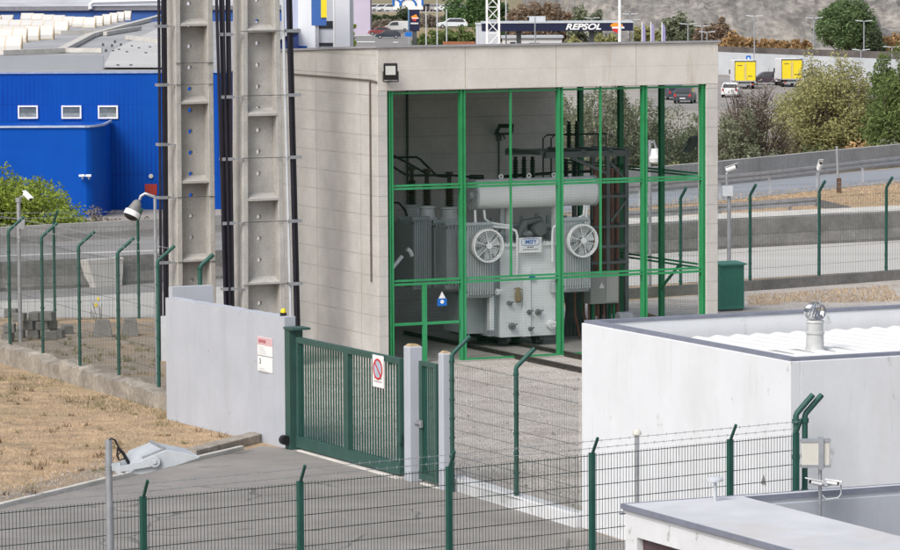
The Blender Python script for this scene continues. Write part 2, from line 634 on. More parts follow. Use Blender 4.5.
GL0 = P(294, 449)          # gate line: hinge end
GLD = (P(582, 527) - GL0).normalized()
sheet('forecourt', [P(-300, 575), P(0, 508), P(150, 472), P(262, 446), GL0, P(448, 487), P(582, 528), P(640, 548),
                    Vector((30, 50, 0)), Vector((30, 18, 0)), Vector((-40, 18, 0))], 'asphalt', .004)
sheet('gravel_yard', [P(297, 448), P(448, 485), P(582, 527), P(640, 548), Vector((22, 52, 0)), Vector((28, 100, 0)),
                      P(1000, 270), P(886, 281), P(750, 291), P(600, 303), P(300, 325)], 'gravel', .004)
sheet('yard_dirt', [P(172, 402), P(100, 372), P(-30, 336), P(-60, 326), P(160, 322), P(300, 320), P(297, 447)], 'dirt', .006)
sheet('main_road', [P(-400, 322), P(0, 318), P(160, 318), P(420, 300), P(600, 288), P(900, 270), P(1300, 248),
                    P(1300, 220), P(900, 236), P(720, 244), P(560, 254), P(160, 287), P(0, 296), P(-400, 318)], 'road', .008)
sheet('slip_road', [P(-400, 324), P(0, 301), P(160, 292), P(400, 272), P(470, 266), P(470, 210), P(300, 226.5), P(155, 235.5), P(0, 244.5), P(-400, 259)], 'road_dark', .012)
for (a, b, w) in (((-60, 258), (165, 250), .35), ((-60, 264), (165, 257), .9)):
    p, q = P(*a), P(*b)
    n = (q - p).normalized().cross(Z) * w
    sheet('road_marking', [p, q, q + n, p + n], 'kerb', .015)
sheet('ramp_road', [P(560, 214), P(720, 201), P(900, 182), P(1300, 150), P(1300, 139), P(900, 168), P(720, 184), P(560, 200)], 'ramp', .010)

sheet('soil_edge', [P(-30, 500), P(40, 482), P(110, 466), P(180, 455), P(240, 448.5), P(120, 477), P(0, 507), P(-30, 515)], 'dirt', .006)
# straw tufts and weeds: uncountable ground cover
def blades(name, m, n, pick, h0, h1, w):
    mb = MB()
    for _ in range(n):
        p = pick()
        if p is None:
            continue
        h = random.uniform(h0, h1)
        t = random.uniform(0, 6.28)
        l = Vector((math.cos(t), math.sin(t), 0))
        tip = p + Vector((random.gauss(0, h * .6), random.gauss(0, h * .6), h))
        mb.add([p - l * w, p + l * w, tip], [(0, 1, 2)])
    o = mb.build(name, m)
    return o


def in_poly(u, v, poly):
    c = False
    j = len(poly) - 1
    for i in range(len(poly)):
        (x1, y1), (x2, y2) = poly[i], poly[j]
        if (y1 > v) != (y2 > v) and u < (x2 - x1) * (v - y1) / (y2 - y1) + x1:
            c = not c
        j = i
    return c


def picker(poly, clump=0.0, thr=-1):
    us = [p[0] for p in poly]
    vs = [p[1] for p in poly]

    def f():
        for _ in range(30):
            u, v = random.uniform(min(us), max(us)), random.uniform(min(vs), max(vs))
            if in_poly(u, v, poly):
                p = P(u, v)
                if noise.noise(p * .35) < thr:
                    continue
                return p
        return None
    return f


verge = [(-30, 370), (30, 378), (100, 396), (172, 418), (200, 432), (262, 442), (150, 468), (0, 503), (-30, 510)]
tag(blades('straw', 'straw', 12000, picker(verge), .015, .06, .006), 'dry straw stubble covering the earth verge', 'dry grass', kind='stuff')
def tufts(name, m, n, pick, nb, h, w):
    mb = MB()
    for _ in range(n):
        c = pick()
        if c is None:
            continue
        k = random.uniform(.5, 1.3)
        for _ in range(nb):
            p = c + Vector((random.gauss(0, .06 * k), random.gauss(0, .06 * k), 0))
            t = random.uniform(0, 6.28)
            l = Vector((math.cos(t), math.sin(t), 0)) * w
            hh = h * k * random.uniform(.4, 1.1)
            mb.add([p - l, p + l, p + Vector((random.gauss(0, hh * .5), random.gauss(0, hh * .5), hh))], [(0, 1, 2)])
    return mb.build(name, m)


M['dead_weed'] = leafmat('dead_weed_blades', (.24, .165, .10), (.13, .095, .06))
tag(tufts('dead_tufts', 'dead_weed', 55, picker(verge), 16, .13, .008), 'scattered brown dead tufts over the straw verge', 'dry grass', kind='stuff')
tag(tufts('green_tufts', 'weed', 24, picker(verge, thr=-.1), 18, .12, .008), 'scattered olive green tufts over the straw verge', 'weeds', kind='stuff')
tag(tufts('yard_tufts', 'weed', 60, picker([(0, 346), (100, 372), (165, 384), (165, 340), (60, 332), (0, 336)]), 14, .13, .010), 'weedy tufts on the dirt behind the left fence', 'weeds', kind='stuff')
tag(blades('weeds', 'weed', 1300, picker([(8, 372), (100, 386), (172, 410), (190, 432), (130, 430), (60, 400), (8, 388)], thr=0.02), .02, .10, .006),
    'green weeds growing along the old low wall', 'weeds', kind='stuff')
tag(blades('bank_grass', 'straw', 5000, picker([(560, 222), (720, 212), (850, 205), (900, 203), (900, 180), (720, 196), (560, 210)]), .03, .10, .012),
    'dry straw grass on the bank beside the ramp', 'dry grass', kind='stuff')
tag(blades('yard_grass', 'straw', 4000, picker([(748, 296), (900, 285), (960, 284), (960, 300), (748, 306)], thr=-.1), .02, .09, .01),
    'straw along the foot of the back fence', 'dry grass', kind='stuff')


def pebbles(name, m, n, pick, r0, r1):
    mb = MB()
    for _ in range(n):
        p = pick()
        if p is None:
            continue
        r = random.uniform(r0, r1)
        c = [p + Vector((random.uniform(-r, r), random.uniform(-r, r), 0)) for _ in range(1)][0]
        t = random.uniform(0, 6.28)
        base = [c + Vector((math.cos(t + k * 2.09) * r, math.sin(t + k * 2.09) * r, -r * .2)) for k in range(3)]
        mb.add(base + [c + Vector((random.uniform(-r, r) * .3, random.uniform(-r, r) * .3, r * .9))], [(0, 1, 3), (1, 2, 3), (2, 0, 3)])
    return mb.build(name, m)


M['stone_chip'] = mat('stone_chips', (.44, .41, .38), .95, .2, 2, 0, 1, island=.4)
tag(pebbles('gravel', 'stone_chip', 9000, picker([(300, 446), (446, 484), (582, 524), (582, 362), (470, 362), (400, 370), (300, 350)]), .01, .03),
    'loose crushed gravel over the yard', 'gravel', kind='stuff')
tag(pebbles('stones', 'stone_chip', 160, picker([(300, 446), (446, 484), (582, 524), (582, 362), (470, 362), (400, 370), (300, 350)]), .03, .06),
    'bigger loose stones among the yard gravel', 'stones', kind='stuff')
tag(pebbles('rubble', 'stone_chip', 900, picker([(0, 500), (150, 466), (262, 441), (200, 445), (100, 462), (0, 488)]), .01, .03),
    'stones and crumbs along the verge edge', 'rubble', kind='stuff')


# ------------------------------------------------------------------ TRANSFORMER BUILDING
F0 = P(463, 362)
sL = along(F0, E1, 379)
BO = F0 + E1 * sL
FB = Frame(BO)
W = along(BO, E1, 718)
DEP = 8.0
ZT = FB.B(463, 89.3, 0).z      # underside of beam
ZF = FB.B(463, 46.5, 0).z      # top of the front
ZBk = ZF - .27
B = FB.B
print('W', W, 'ZT', ZT, 'ZF', ZF, 'BO', BO)

bay = thing('transformer_building', 'tall open fronted concrete building with green steel grille housing a transformer', 'building', BO, ANG)
mb = MB()
aL = B(388, 200, 0).x
mb.hexa([(0, .012, 0), (.22, .012, 0), (.22, DEP, 0), (0, DEP, 0), (0, .012, ZF - .002), (.22, .012, ZF - .002), (.22, DEP, ZBk - .002), (0, DEP, ZBk - .002)])                              # left wall
mb.box(.22, W, DEP - .25, DEP, 0, ZBk - .03)                  # back wall
mb.build('wall', 'concrete', bay, bevel=.01)
mb = MB()
mb.box(0.004, aL, 0.0, .45, 0, ZT - .002)
mb.build('pillar', 'concrete', bay, bevel=.01)
mb = MB()
aR = B(706.5, 200, 0).x
mb.box(aR, W - .003, 0.0, .40, 0, ZT - .002)
mb.build('pillar', 'concrete', bay, bevel=.01)
mb = MB()
mb.box(0.002, W, -.004, .30, ZT, ZF)
mb.build('beam', 'concrete_beam', bay, bevel=.012)
mb = MB()
mb.box(W - .25, W - .004, .302, DEP - .252, ZT, ZBk - .03)
mb.build('beam', 'concrete_beam', bay)
mb = MB()
mb.hexa([(-.04, -.05, ZF + .002), (W + .04, -.05, ZF + .002), (W + .04, DEP + .04, ZBk), (-.04, DEP + .04, ZBk),
         (-.04, -.05, ZF + .05), (W + .04, -.05, ZF + .05), (W + .04, DEP + .04, ZBk + .05), (-.04, DEP + .04, ZBk + .05)])
mb.build('roof', mat('grey_roof_edge', (.34, .34, .36), .7, .1, 2), bay)
# vertical panel joints on the left wall (thin grooves shown as slim strips)
mb = MB()
for u in (317, 361):
    d = FB.A(u, 200, 0).y
    mb.box(-.003, .0, d - .006, d + .006, 0.05, ZBk - .1)
mb.build('panel_joint', mat('joint_grey', (.33, .31, .28), .9), bay)
mb = MB()
for u in (465, 556, 636):
    a = B(u, 70, 0).x
    mb.box(a - .005, a + .005, -.007, -.004, ZT, ZF)
mb.build('panel_joint', mat('joint_rust', (.40, .33, .25), .9), bay)
# conduit along the side wall and down near the corner
mb = MB()
p0, p1 = FB.A(290, 73.5, 0), FB.A(371, 80, 0)
mb.tube([(-.03, p0.y, p0.z), (-.03, p1.y, p1.z)], .018, 6)
mb.tube([(-.03, p1.y, p1.z), (-.03, p1.y, FB.A(373, 282, 0).z)], .020, 6)
mb.tube([(-.03, p1.y, p1.z), (-.03, -.03, p1.z - .03)], .02, 6)
mb.build('conduit', mat('old_conduit', (.16, .13, .11), .8), bay)
# bay floor
mb = MB()
mb.box(.22, W, -.05, DEP - .25, 0.0, .03)
mb.build('floor_slab', 'slab', bay)

# green steel grille on the front
def gpost(u0, u1, dep, v_top, z0=0.0, d0=0.05, m='green_bright', nm='post'):
    a0, a1 = B(u0, 200, d0).x, B(u1, 200, d0).x
    z1 = ZT
    mb = MB()
    # I section: two flanges and a web
    mb.box(a0, a0 + .04, d0, d0 + dep, z0, z1)
    mb.box(a1 - .04, a1, d0, d0 + dep, z0, z1)
    mb.box(a0 + .04, a1 - .04, d0 + .03, d0 + .05, z0, z1)
    mb.build(nm, m, bay)


gpost(389.3, 393.6, .14, 90)
gpost(461, 466, .14, 90)
gpost(558.6, 563.6, .14, 86)
gpost(643, 647.5, .14, 84)
gpost(702, 706.4, .14, 82)
mb = MB()
for (v0, v1, w) in ((93.6, 86.4, .04), (186.2, 177.4, .045), (189.3, 180.2, .045), (281.5, 269.5, .045), (285.2, 272.6, .05)):
    p, q = B(391, v0, .06), B(675, v1, .06)
    k = (q.z - p.z) / (q.x - p.x)
    mb.bar((p.x, .10, p.z), (aR, .10, p.z + 0 * k + (q.z - p.z) * .5), w, w)
mb.build('rail', 'green_bright', bay)
mb = MB()
for u in (511, 601):
    p = B(u, 100, .06)
    mb.box(p.x - .022, p.x + .022, .07, .11, B(u, 276, .06).z, ZT)
mb.build('mullion', 'green_bright', bay)
mb = MB()
p = B(425, 300, .06)
mb.box(p.x - .05, p.x + .05, .06, .12, .05, B(425, 284, .06).z)
q0, q1 = B(393, 325, .06), B(459, 322.5, .06)
mb.bar((q0.x, .09, q0.z), (q1.x, .09, q0.z), .05, .06)
mb.build('door_frame', 'green_bright', bay)
mb = MB()
mb.box(B(466, 350, .06).x, aR, .04, .10, .03, .07)
mb.build('sill_rail', 'green_bright', bay)
# wire mesh in front
mb = MB()
a0, a1 = B(394, 200, .1).x, B(700, 200, .1).x
n = int((a1 - a0) / .06)
for i in range(1, n):
    a = a0 + (a1 - a0) * i / n
    mb.bar((a, .13, .05), (a, .13, ZT), .0010)
for i in range(1, 100):
    z = ZT * i / 100
    mb.bar((a0, .135, z), (a1, .135, z), .0014)
mb.build('wire_mesh', 'green_frame', bay)
# dark green posts and rails of the open right side
ar = W - .2
for u in (661.5, 620.5, 580.5):
    d = FB.A(u, 200, ar).y
    mb = MB()
    mb.box(ar - .055, ar + .055, d - .06, d - .045, 0, ZT)
    mb.box(ar - .055, ar + .055, d + .045, d + .06, 0, ZT)
    mb.box(ar - .012, ar + .012, d - .045, d + .045, 0, ZT)
    mb.build('post', 'green_frame', bay)
mb = MB()
for (u, v) in ((700, 173.6), (700, 176.5), (700, 264.5), (700, 268)):
    z = FB.A(u, v, ar).z
    mb.bar((ar + .02, .4, z), (ar + .02, DEP - .3, z), .04)
za, zb = FB.A(682, 264, ar), FB.A(663, 288, ar)
mb.bar((ar - .05, za.y, za.z), (ar - .05, zb.y, zb.z), .05)
mb.build('rail', 'green_frame', bay)
mb = MB()
dd0, dd1 = .4, DEP - .3
for i in range(1, 60):
    d = dd0 + (dd1 - dd0) * i / 60
    mb.bar((ar + .05, d, .05), (ar + .05, d, ZT), .0010)
for i in range(1, 50):
    z = ZT * i / 50
    mb.bar((ar + .055, dd0, z), (ar + .055, dd1, z), .0013)
mb.build('wire_mesh', 'green_frame', bay)
# joint lines and conduit on the inner face of the back wall
mb = MB()
p = B(407.5, 150, DEP - .27)
mb.tube([(p.x, DEP - .28, ZT), (p.x, DEP - .28, 1.5)], .03, 6)
mb.build('conduit', 'steel_dark', bay)


def small_tri_sign(loc, h, name, label, blue=False, ang=ANG):
    t = thing(name, label, 'sign', loc, ang)
    mb = MB()
    mb.prism([(-h * .55, 0, 0), (h * .55, 0, 0), (0, 0, h)], (0, .006, 0))
    mb.build('triangle', 'white', t)
    if blue:
        mb = MB()
        mb.box(-h * .75, h * .75, 0, .006, -h * 1.1, -.002)
        mb.build('plate', 'sign_blue', t)
        mb = MB()
        mb.cyl((0, -.004, -h * .5), (0, 0, -h * .5), h * .3, n=10)
        mb.build('symbol', 'white', t)
    return t


p = B(443, 298.5, 0.0)
small_tri_sign(FB.w(p.x, .045, p.z), .15, 'warning_sign', 'white triangle sign above a blue plate hung on the green grille', True)


def floodlight(loc, ang, tilt, label, size=.36, aim='white', bracket=(0, .2, -.1)):
    """square floodlight on a wall arm, facing local -Y tilted"""
    t = thing('floodlight', label, 'floodlight', loc, ang)
    mm = Matrix.Rotation(tilt, 4, 'X')

    def tr(mb):
        mb.v = [tuple(mm @ Vector(q)) for q in mb.v]
        return mb
    s = size
    tr(MB().box(-s / 2, s / 2, 0, .09, -s * .6, s * .6)).build('housing', 'black', t, bevel=.015)
    tr(MB().box(-s * .36, s * .36, -.006, 0, -s * .2, s * .46)).build('lens', 'lamp_glass', t)
    mb = MB()
    mb.bar(mm @ Vector((-s * .53, .05, 0)), mm @ Vector((-s * .53, .05, -s * .75)), .03)
    mb.bar(mm @ Vector((s * .53, .05, 0)), mm @ Vector((s * .53, .05, -s * .75)), .03)
    mb.bar(mm @ Vector((-s * .53, .05, -s * .75)), mm @ Vector((s * .53, .05, -s * .75)), .03)
    mb.tube([mm @ Vector((0, .05, -s * .75)), Vector(bracket)], .025, 6)
    mb.build('bracket', 'steel_dark', t)
    return t


p = B(390, 72, -.25)
floodlight(FB.w(p.x, -.28, p.z), ANG - .45, R(14), 'black square floodlight on the top left corner of the concrete building', .30, bracket=(-.1, .30, -.22))
p = B(504, 131, DEP - .6)
floodlight(FB.w(p.x, DEP - .65, p.z), ANG - .3, R(62), 'black floodlight fixed high on the inner back wall of the bay', .38, bracket=(.05, .36, -.2))
p = B(693, 142, .5)
floodlight(FB.w(p.x, .6, p.z), ANG + R(200), R(-40), 'black floodlight hung inside the bay beside the right pillar', .32, bracket=(-.3, .05, .05))

mb = MB()
p = B(499, 140, DEP - .27)
mb.tube([(p.x, DEP - .27, p.z + .1), (p.x, DEP - .27, 3.4)], .02, 6)
mb.box(p.x - .06, p.x + .06, DEP - .3, DEP - .25, p.z - .02, p.z + .14)
mb.build('conduit', 'steel_dark', bay)

# ------------------------------------------------------------------ TRANSFORMER
TD = 2.1       # depth of the front plate of the tank
T = thing('power_transformer', 'big grey oil filled power transformer with white conservator drum and two round fans', 'transformer', FB.w(0, 0, 0.03), ANG)
zo = .03


def TB(u, v, d):
    q = B(u, v, d)
    return Vector((q.x, q.y, q.z - zo))


tk0, tk1 = TB(500, 247, TD), TB(556, 335, TD)
tank0, tank1 = tk0.x, tk1.x
ztop, zbot = tk0.z, tk1.z
mb = MB()
mb.box(tank0, tank1, TD, TD + 1.9, zbot, ztop)
mb.build('tank', 'trafo', T, bevel=.015)
# rib dividing the front plate, flange at the top
mb = MB()
ribx = TB(526, 300, TD).x
mb.box(ribx - .10, ribx + .10, TD - .05, TD - .002, zbot, ztop - .55)
mb.build('channel', 'trafo', T, bevel=.008)
mb = MB()
mb.box(tank0 - .06, tank1 + .06, TD - .06, TD + 1.96, ztop, ztop + .06)
for i in range(16):
    a = tank0 + (tank1 - tank0) * (i + .5) / 16
    mb.cyl((a, TD - .03, ztop + .06), (a, TD - .03, ztop + .10), .018, n=6)
mb.build('flange', 'trafo', T)
mb = MB()
for v in (258, 270, 283, 296, 309, 322):      # faint stiffener lines on the tank face
    z = TB(510, v, TD).z
    mb.box(tank0 + .01, ribx - .105, TD - .007, TD - .002, z, z + .012)
    mb.box(ribx + .105, tank1 - .01, TD - .007, TD - .002, z, z + .012)
mb.build('weld_line', 'trafo', T)
# undercarriage
mb = MB()
for a in (tank0 + .25, tank1 - .3):
    mb.box(a - .06, a + .06, TD + .1, TD + 1.8, .12, zbot)
for a in (tank0 + .25, tank1 - .3):
    for d in (TD + .35, TD + 1.5):
        mb.cyl((a - .09, d, .12), (a + .09, d, .12), .12, n=14)
mb.build('bogie', 'steel_dark', T)


def radiator(u0, u1, v0, v1, d, depth, nf, m, name='radiator'):
    p, q = TB(u0, v0, d), TB(u1, v1, d)
    mb = MB()
    mb.box(p.x, q.x, d + .03, d + depth, q.z + .08, p.z - .08)
    for i in range(nf):
        a = p.x + (q.x - p.x) * (i + .5) / nf
        mb.box(a - .016, a + .016, d, d + .031, q.z, p.z)
    mb.cyl((p.x, d + .14, p.z + .03), (q.x, d + .14, p.z + .03), .06, n=10)
    mb.cyl((p.x, d + .14, q.z - .03), (q.x, d + .14, q.z - .03), .06, n=10)
    return mb.build(name, m, T)


radiator(467, 494, 227, 294, TD - .25, .5, 11, 'radiator')
radiator(564.5, 591, 222, 288, TD - .25, .5, 11, 'radiator')
radiator(447, 458, 226, 286, TD + .5, .9, 3, 'radiator')
radiator(435, 445.5, 224, 284, TD + 1.1, .9, 3, 'radiator')
# long banks of fins on the left (cooling fins seen edge on)
for (u0, u1, v0, v1, d) in ((414, 432, 221, 286, TD + 1.2), (401, 413, 221, 284, TD + 2.0)):
    radiator(u0, u1, v0, v1, d, 1.0, 8, 'radiator_dark')
# side body left of tank (dark grey compartments)
mb = MB()
p, q = TB(493, 262, TD), TB(500, 332, TD)
mb.box(p.x - .05, tank0 - .003, TD + .12, TD + 1.7, zbot + .03, ztop - .2)
mb.build('tank_side', 'radiator', T)
mb = MB()
p, q = TB(466, 296, TD + .4), TB(490, 333, TD + .4)
mb.box(p.x, q.x, TD + .42, TD + 1.6, q.z, p.z)
p2, q2 = TB(488, 296, TD), TB(492.5, 330, TD)
mb.build('cabinet', 'radiator', T)
mb = MB()
mb.box(p2.x, q2.x, TD - .08, TD + .06, q2.z, p2.z)
mb.build('drain_pipe', 'trafo', T)


def fan(u, v, d):
    c = TB(u, v, d)
    r = .375
    mb = MB()
    mb.ring(c, (0, -1, 0), r - .035, r + .005, .10, 30)
    ob = mb.build('fan', 'trafo_white', T, smooth=True)
    mb = MB()
    mb.cyl(c + Vector((0, .17, 0)), c + Vector((0, .11, 0)), r * .98, n=28)
    mb.build('shroud', mat('shroud_grey', (.36, .39, .40), .6), ob)
    mb = MB()
    for k in range(7):
        t = k * 2 * math.pi / 7 + .3
        e = Vector((math.cos(t), 0, math.sin(t)))
        s = Vector((-math.sin(t), 0, math.cos(t)))
        i0, o0 = c + e * .07, c + e * (r - .05)
        mb.hexa([i0 - s * .045 + Vector((0, .01, 0)), o0 - s * .10 + Vector((0, .01, 0)), o0 + s * .08 + Vector((0, .06, 0)), i0 + s * .045 + Vector((0, .06, 0)),
                 i0 - s * .045 + Vector((0, .016, 0)), o0 - s * .10 + Vector((0, .016, 0)), o0 + s * .08 + Vector((0, .066, 0)), i0 + s * .045 + Vector((0, .066, 0))])
    mb.build('fan_blade', mat('fan_blade_grey', (.60, .63, .65), .5), ob)
    mb = MB()
    for k in range(4):
        rr = .12 + .062 * k
        mb.ring(c + Vector((0, -.105, 0)), (0, -1, 0), rr - .0018, rr + .0018, .004, 26)
    for k in range(3):
        t = k * math.pi / 3 + .75
        e = Vector((math.cos(t), 0, math.sin(t))) * (r - .01)
        mb.bar(c + Vector((0, -.10, 0)) - e, c + Vector((0, -.10, 0)) + e, .012)
    mb.build('guard', 'trafo_white', ob)
    MB().cyl(c + Vector((0, -.10, 0)), c + Vector((0, -.135, 0)), .07, n=14).build('hub', 'trafo_white', ob)


fan(487, 245.5, TD - .42)
fan(581.5, 240.5, TD - .42)
# conservator drum
c0, c1 = TB(473, 194.5, TD + .3), TB(591, 191.3, TD + .3)
rc = .335
mb = MB()
mb.tube([(c0.x, TD + .3, c0.z), (c0.x + .02, TD + .3, c0.z), (c1.x, TD + .3, c0.z), (c1.x + .02, TD + .3, c0.z)], [rc * .97, rc, rc, rc * .97], 40)
drum = mb.build('conservator', 'trafo_white', T, smooth=True)
mb = MB()
mb.cyl((c0.x - .05, TD + .3, c0.z), (c0.x, TD + .3, c0.z), rc + .02, n=32)
mb.cyl((c0.x - .12, TD + .25, c0.z - .02), (c0.x - .05, TD + .25, c0.z - .02), .09, n=14)
for k in range(16):
    t = k * math.pi / 8
    mb.cyl((c0.x - .07, TD + .3 + math.cos(t) * (rc - .02), c0.z + math.sin(t) * (rc - .02)), (c0.x - .05, TD + .3 + math.cos(t) * (rc - .02), c0.z + math.sin(t) * (rc - .02)), .018, n=6)
mb.build('end_plate', 'radiator', drum)
mb = MB()
mb.cyl((c1.x + .02, TD + .3, c0.z), (c1.x + .07, TD + .3, c0.z), rc + .02, n=32)
mb.build('end_plate', 'radiator', drum)
mb = MB()
for u in (501, 529, 554):
    q = TB(u, 178, TD + .3)
    MB().ring((q.x, TD + .32, c0.z + rc + .05), (0, -1, 0), .03, .06, .03, 12).build('lifting_lug', 'trafo_white', drum)
mb = MB()
for u in (509, 555):
    q = TB(u, 215, TD + .3)
    MB().box(q.x - .04, q.x + .04, TD + .2, TD + .4, ztop + .06, c0.z - rc * .9).build('support', 'trafo_white', T)
mb.box(TB(517, 215, TD).x - .05, TB(517, 215, TD).x + .05, TD + .75, TD + .85, ztop + .06, c0.z)
mb.build('support', 'trafo_white', T)
# clutter on top of the tank: low voltage bushings, pipes, valves
mb = MB()
for (u, v, h) in ((478, 214, .22), (492, 216, .3), (522, 220, .3), (537, 221, .35), (548, 220, .3), (565, 214, .28)):
    q = TB(u, v, TD + .9)
    mb.lathe((q.x, TD + .9, ztop + .06), Z, [(0, .12), (.08, .12), (.1, .08), (.2, .08), (.25, .05), (.25 + h, .05)], 12)
mb.tube([(tank0, TD + .6, ztop + .22), (tank1, TD + .6, ztop + .26)], .05, 8)
mb.tube([(tank0 - .4, TD + .7, ztop + .45), (tank0 + .5, TD + .7, ztop + .40), (tank1 - .2, TD + .8, ztop + .45), (tank1 + .5, TD + .8, ztop + .3)], .06, 8)
mb.build('top_fitting', 'radiator', T)
mb = MB()
q = TB(531, 223, TD + .4)
mb.tube([(q.x - .35, TD + .5, ztop + .1), (q.x - .1, TD + .5, ztop + .5), (q.x + .25, TD + .5, ztop + .55), (q.x + .5, TD + .6, ztop + .15)], .09, 10)
mb.cyl((q.x + .2, TD + .3, ztop + .35), (q.x + .2, TD + .7, ztop + .35), .15, n=14)
mb.build('relay', mat('mid_grey_paint', (.16, .175, .18), .5), T)
mb = MB()
for k in range(5):
    a = TB(470, 212, TD).x + k * .17
    mb.tube([(a, TD + .1, ztop + .1), (a + .05, TD + .1, ztop + .55)], .035, 6)
for k in range(4):
    a = TB(560, 212, TD).x + k * .17
    mb.tube([(a, TD + .25, ztop + .1), (a, TD + .25, ztop + .6)], .03, 6)
mb.build('pipework', 'radiator_dark', T)
# oil pipes (pale)
def pipe(pts, r=.03, m='trafo_white'):
    mb = MB()
    mb.tube([TB(u, v, d) for (u, v, d) in pts], r, 8)
    return mb.build('oil_pipe', m, T, smooth=True)


f = TD - .1
pipe([(475, 210, f), (475.5, 222, f), (479, 225.5, f), (510, 228, f), (516, 231, f), (517.3, 236, f), (517, 262, f), (516.5, 275, f)])
pipe([(484, 210, f + .1), (485, 219, f + .1), (490, 223, f + .1), (510, 226, f + .1)])
pipe([(584.5, 205, f), (583.5, 215, f), (578, 218.5, f), (556, 225, f), (553, 228, f), (552.5, 234, f), (552.5, 262, f)])
pipe([(587, 206, f), (586, 218, f), (580, 221.5, f), (562, 227, f)])
# valves on the front plate
def valve(u, v, r, l=.10, m='valve_grey'):
    M.setdefault('valve_grey', mat('valve_grey', (.22, .235, .24), .5, .1, 3))
    q = TB(u, v, TD)
    mb = MB()
    mb.cyl((q.x, TD - .002, q.z), (q.x, TD - l, q.z), r, n=14)
    mb.cyl((q.x, TD - l, q.z), (q.x, TD - l - .05, q.z), r * .6, n=12)
    mb.bar((q.x - r, TD - l - .06, q.z + r * .4), (q.x + r * 1.2, TD - l - .06, q.z + r * .7), .03)
    mb.build('valve', m, T)


valve(511, 326, .075)
valve(508.5, 303, .05)
valve(529, 328.5, .05)
valve(528, 312, .06, .08)
valve(537.5, 312, .07, .08)
valve(549.5, 324, .10, .16, 'trafo_white')
valve(495.5, 291.5, .075, .12, 'trafo_white')
q = TB(516.5, 295, TD)
mb = MB()
mb.lathe((q.x, TD - .09, q.z - .16), Z, [(0, .05), (.03, .075), (.22, .075), (.24, .05), (.34, .04)], 12)
mb.bar((q.x - .1, TD - .09, q.z + .15), (q.x + .1, TD - .09, q.z + .13), .03)
mb.build('breather', mat('amber_glass', (.30, .24, .14), .2), T)
q = TB(551.5, 287, TD)
MB().lathe((q.x, TD - .09, q.z - .14), Z, [(0, .05), (.03, .07), (.22, .07), (.24, .05), (.34, .04)], 12).build('breather', 'radiator', T)
# name board
nb0, nb1 = TB(519, 238, TD - .16), TB(541.5, 252, TD - .16)
mb = MB()
mb.box(nb0.x, nb1.x, TD - .17, TD - .15, nb1.z, nb0.z)
board = mb.build('name_board', 'trafo_white', T)
cx = (nb0.x + nb1.x) / 2
zc = nb0.z - .10
mb = MB()
pts = []
for k in range(32):
    t = k * math.pi / 16
    cxx = (1 if math.cos(t) > 0 else -1) * .145
    pts.append(Vector((cx + cxx + math.cos(t) * .085, TD - .175, zc + math.sin(t) * .078)))
mb.tube(pts + [pts[0]], .005, 4, cap=False)
mb.build('logo_outline', 'sign_blue', board)
text('IMEFY', .128, 'sign_blue', board, face_y(cx, TD - .172, zc), .003, .12, .002, sx=.88)
mb = MB()
z2 = nb0.z - .215
for (x, w) in ((-.06, .045), (0, .05), (.055, .04)):
    mb.box(cx + x - w / 2, cx + x + w / 2, TD - .174, TD - .17, z2 - .012, z2 + .012)
mb.build('small_print', 'ink', board)
mb = MB()
z2 -= .052
for k in range(8):
    w = .028
    x = -.17 + k * .048
    mb.box(cx + x - w / 2, cx + x + w / 2, TD - .174, TD - .17, z2 - .011, z2 + .011)
mb.build('small_print', 'ink', board)
q = TB(531, 277, TD)
MB().box(q.x - .07, q.x + .07, TD - .075, TD - .055, q.z - .05, q.z + .05).build('plate', 'sign_blue', T)
# HV bushings at the left with conductors
for (u, vt, vb, d) in ((427, 183, 205, TD + 1.6), (449.5, 186, 206, TD + 1.4), (412, 180, 204, TD + 2.6)):
    q0, q1 = TB(u, vb, d), TB(u, vt, d)
    prof = [(0, .09)]
    n = 9
    H = q1.z - q0.z
    for k in range(n):
        prof += [(H * (k + .15) / n, .075), (H * (k + .5) / n, .115), (H * (k + .85) / n, .075)]
    prof += [(H, .05), (H + .22, .05), (H + .22, .09), (H + .32, .09), (H + .33, .03)]
    b = MB().lathe((q0.x, d, q0.z), Z, prof, 14).build('bushing', 'porcelain', T, smooth=True)
    mb = MB()
    mb.lathe((q0.x, d, q0.z - .42), Z, [(0, .24), (.12, .24), (.14, .19), (.34, .16), (.36, .2), (.40, .2), (.42, .1)], 16)
    mb.build('turret', 'trafo', b, smooth=True)
mb = MB()
d1 = TD + 1.5
mb.tube([TB(390, 154, d1), TB(404, 161, d1), TB(427, 174, d1)], .028, 6)
mb.tube([TB(390, 157.5, d1 + .3), TB(416, 157, d1 + .3), TB(420, 159, d1 + .3), TB(437, 176, d1 + .3), TB(449, 177, d1 + .3)], .028, 6)
mb.tube([TB(390, 165, d1 - .3), TB(407, 175.5, d1 - .3), TB(449, 175, d1 - .3), TB(480, 177.5, d1 - .3)], .03, 6)
mb.tube([TB(470, 177.2, d1 - .3), TB(483, 177.3, d1 - .3)], .06, 8)
mb.build('conductor', 'black', T)
mb = MB()
mb.tube([TB(390, 202, d1), TB(399, 203, d1), TB(405, 210, d1), TB(407, 216, d1)], .03, 6)
mb.build('conductor', 'black', T)
mb = MB()
mb.bar(TB(388, 273, TD), TB(402, 256, TD), .07)
mb.build('brace', 'trafo', T)
mb = MB()
mb.tube([TB(407, 249, TD + .4), TB(410, 251, TD + .4), TB(412, 256, TD + .4)], .05, 8)
mb.build('elbow_pipe', 'trafo', T)

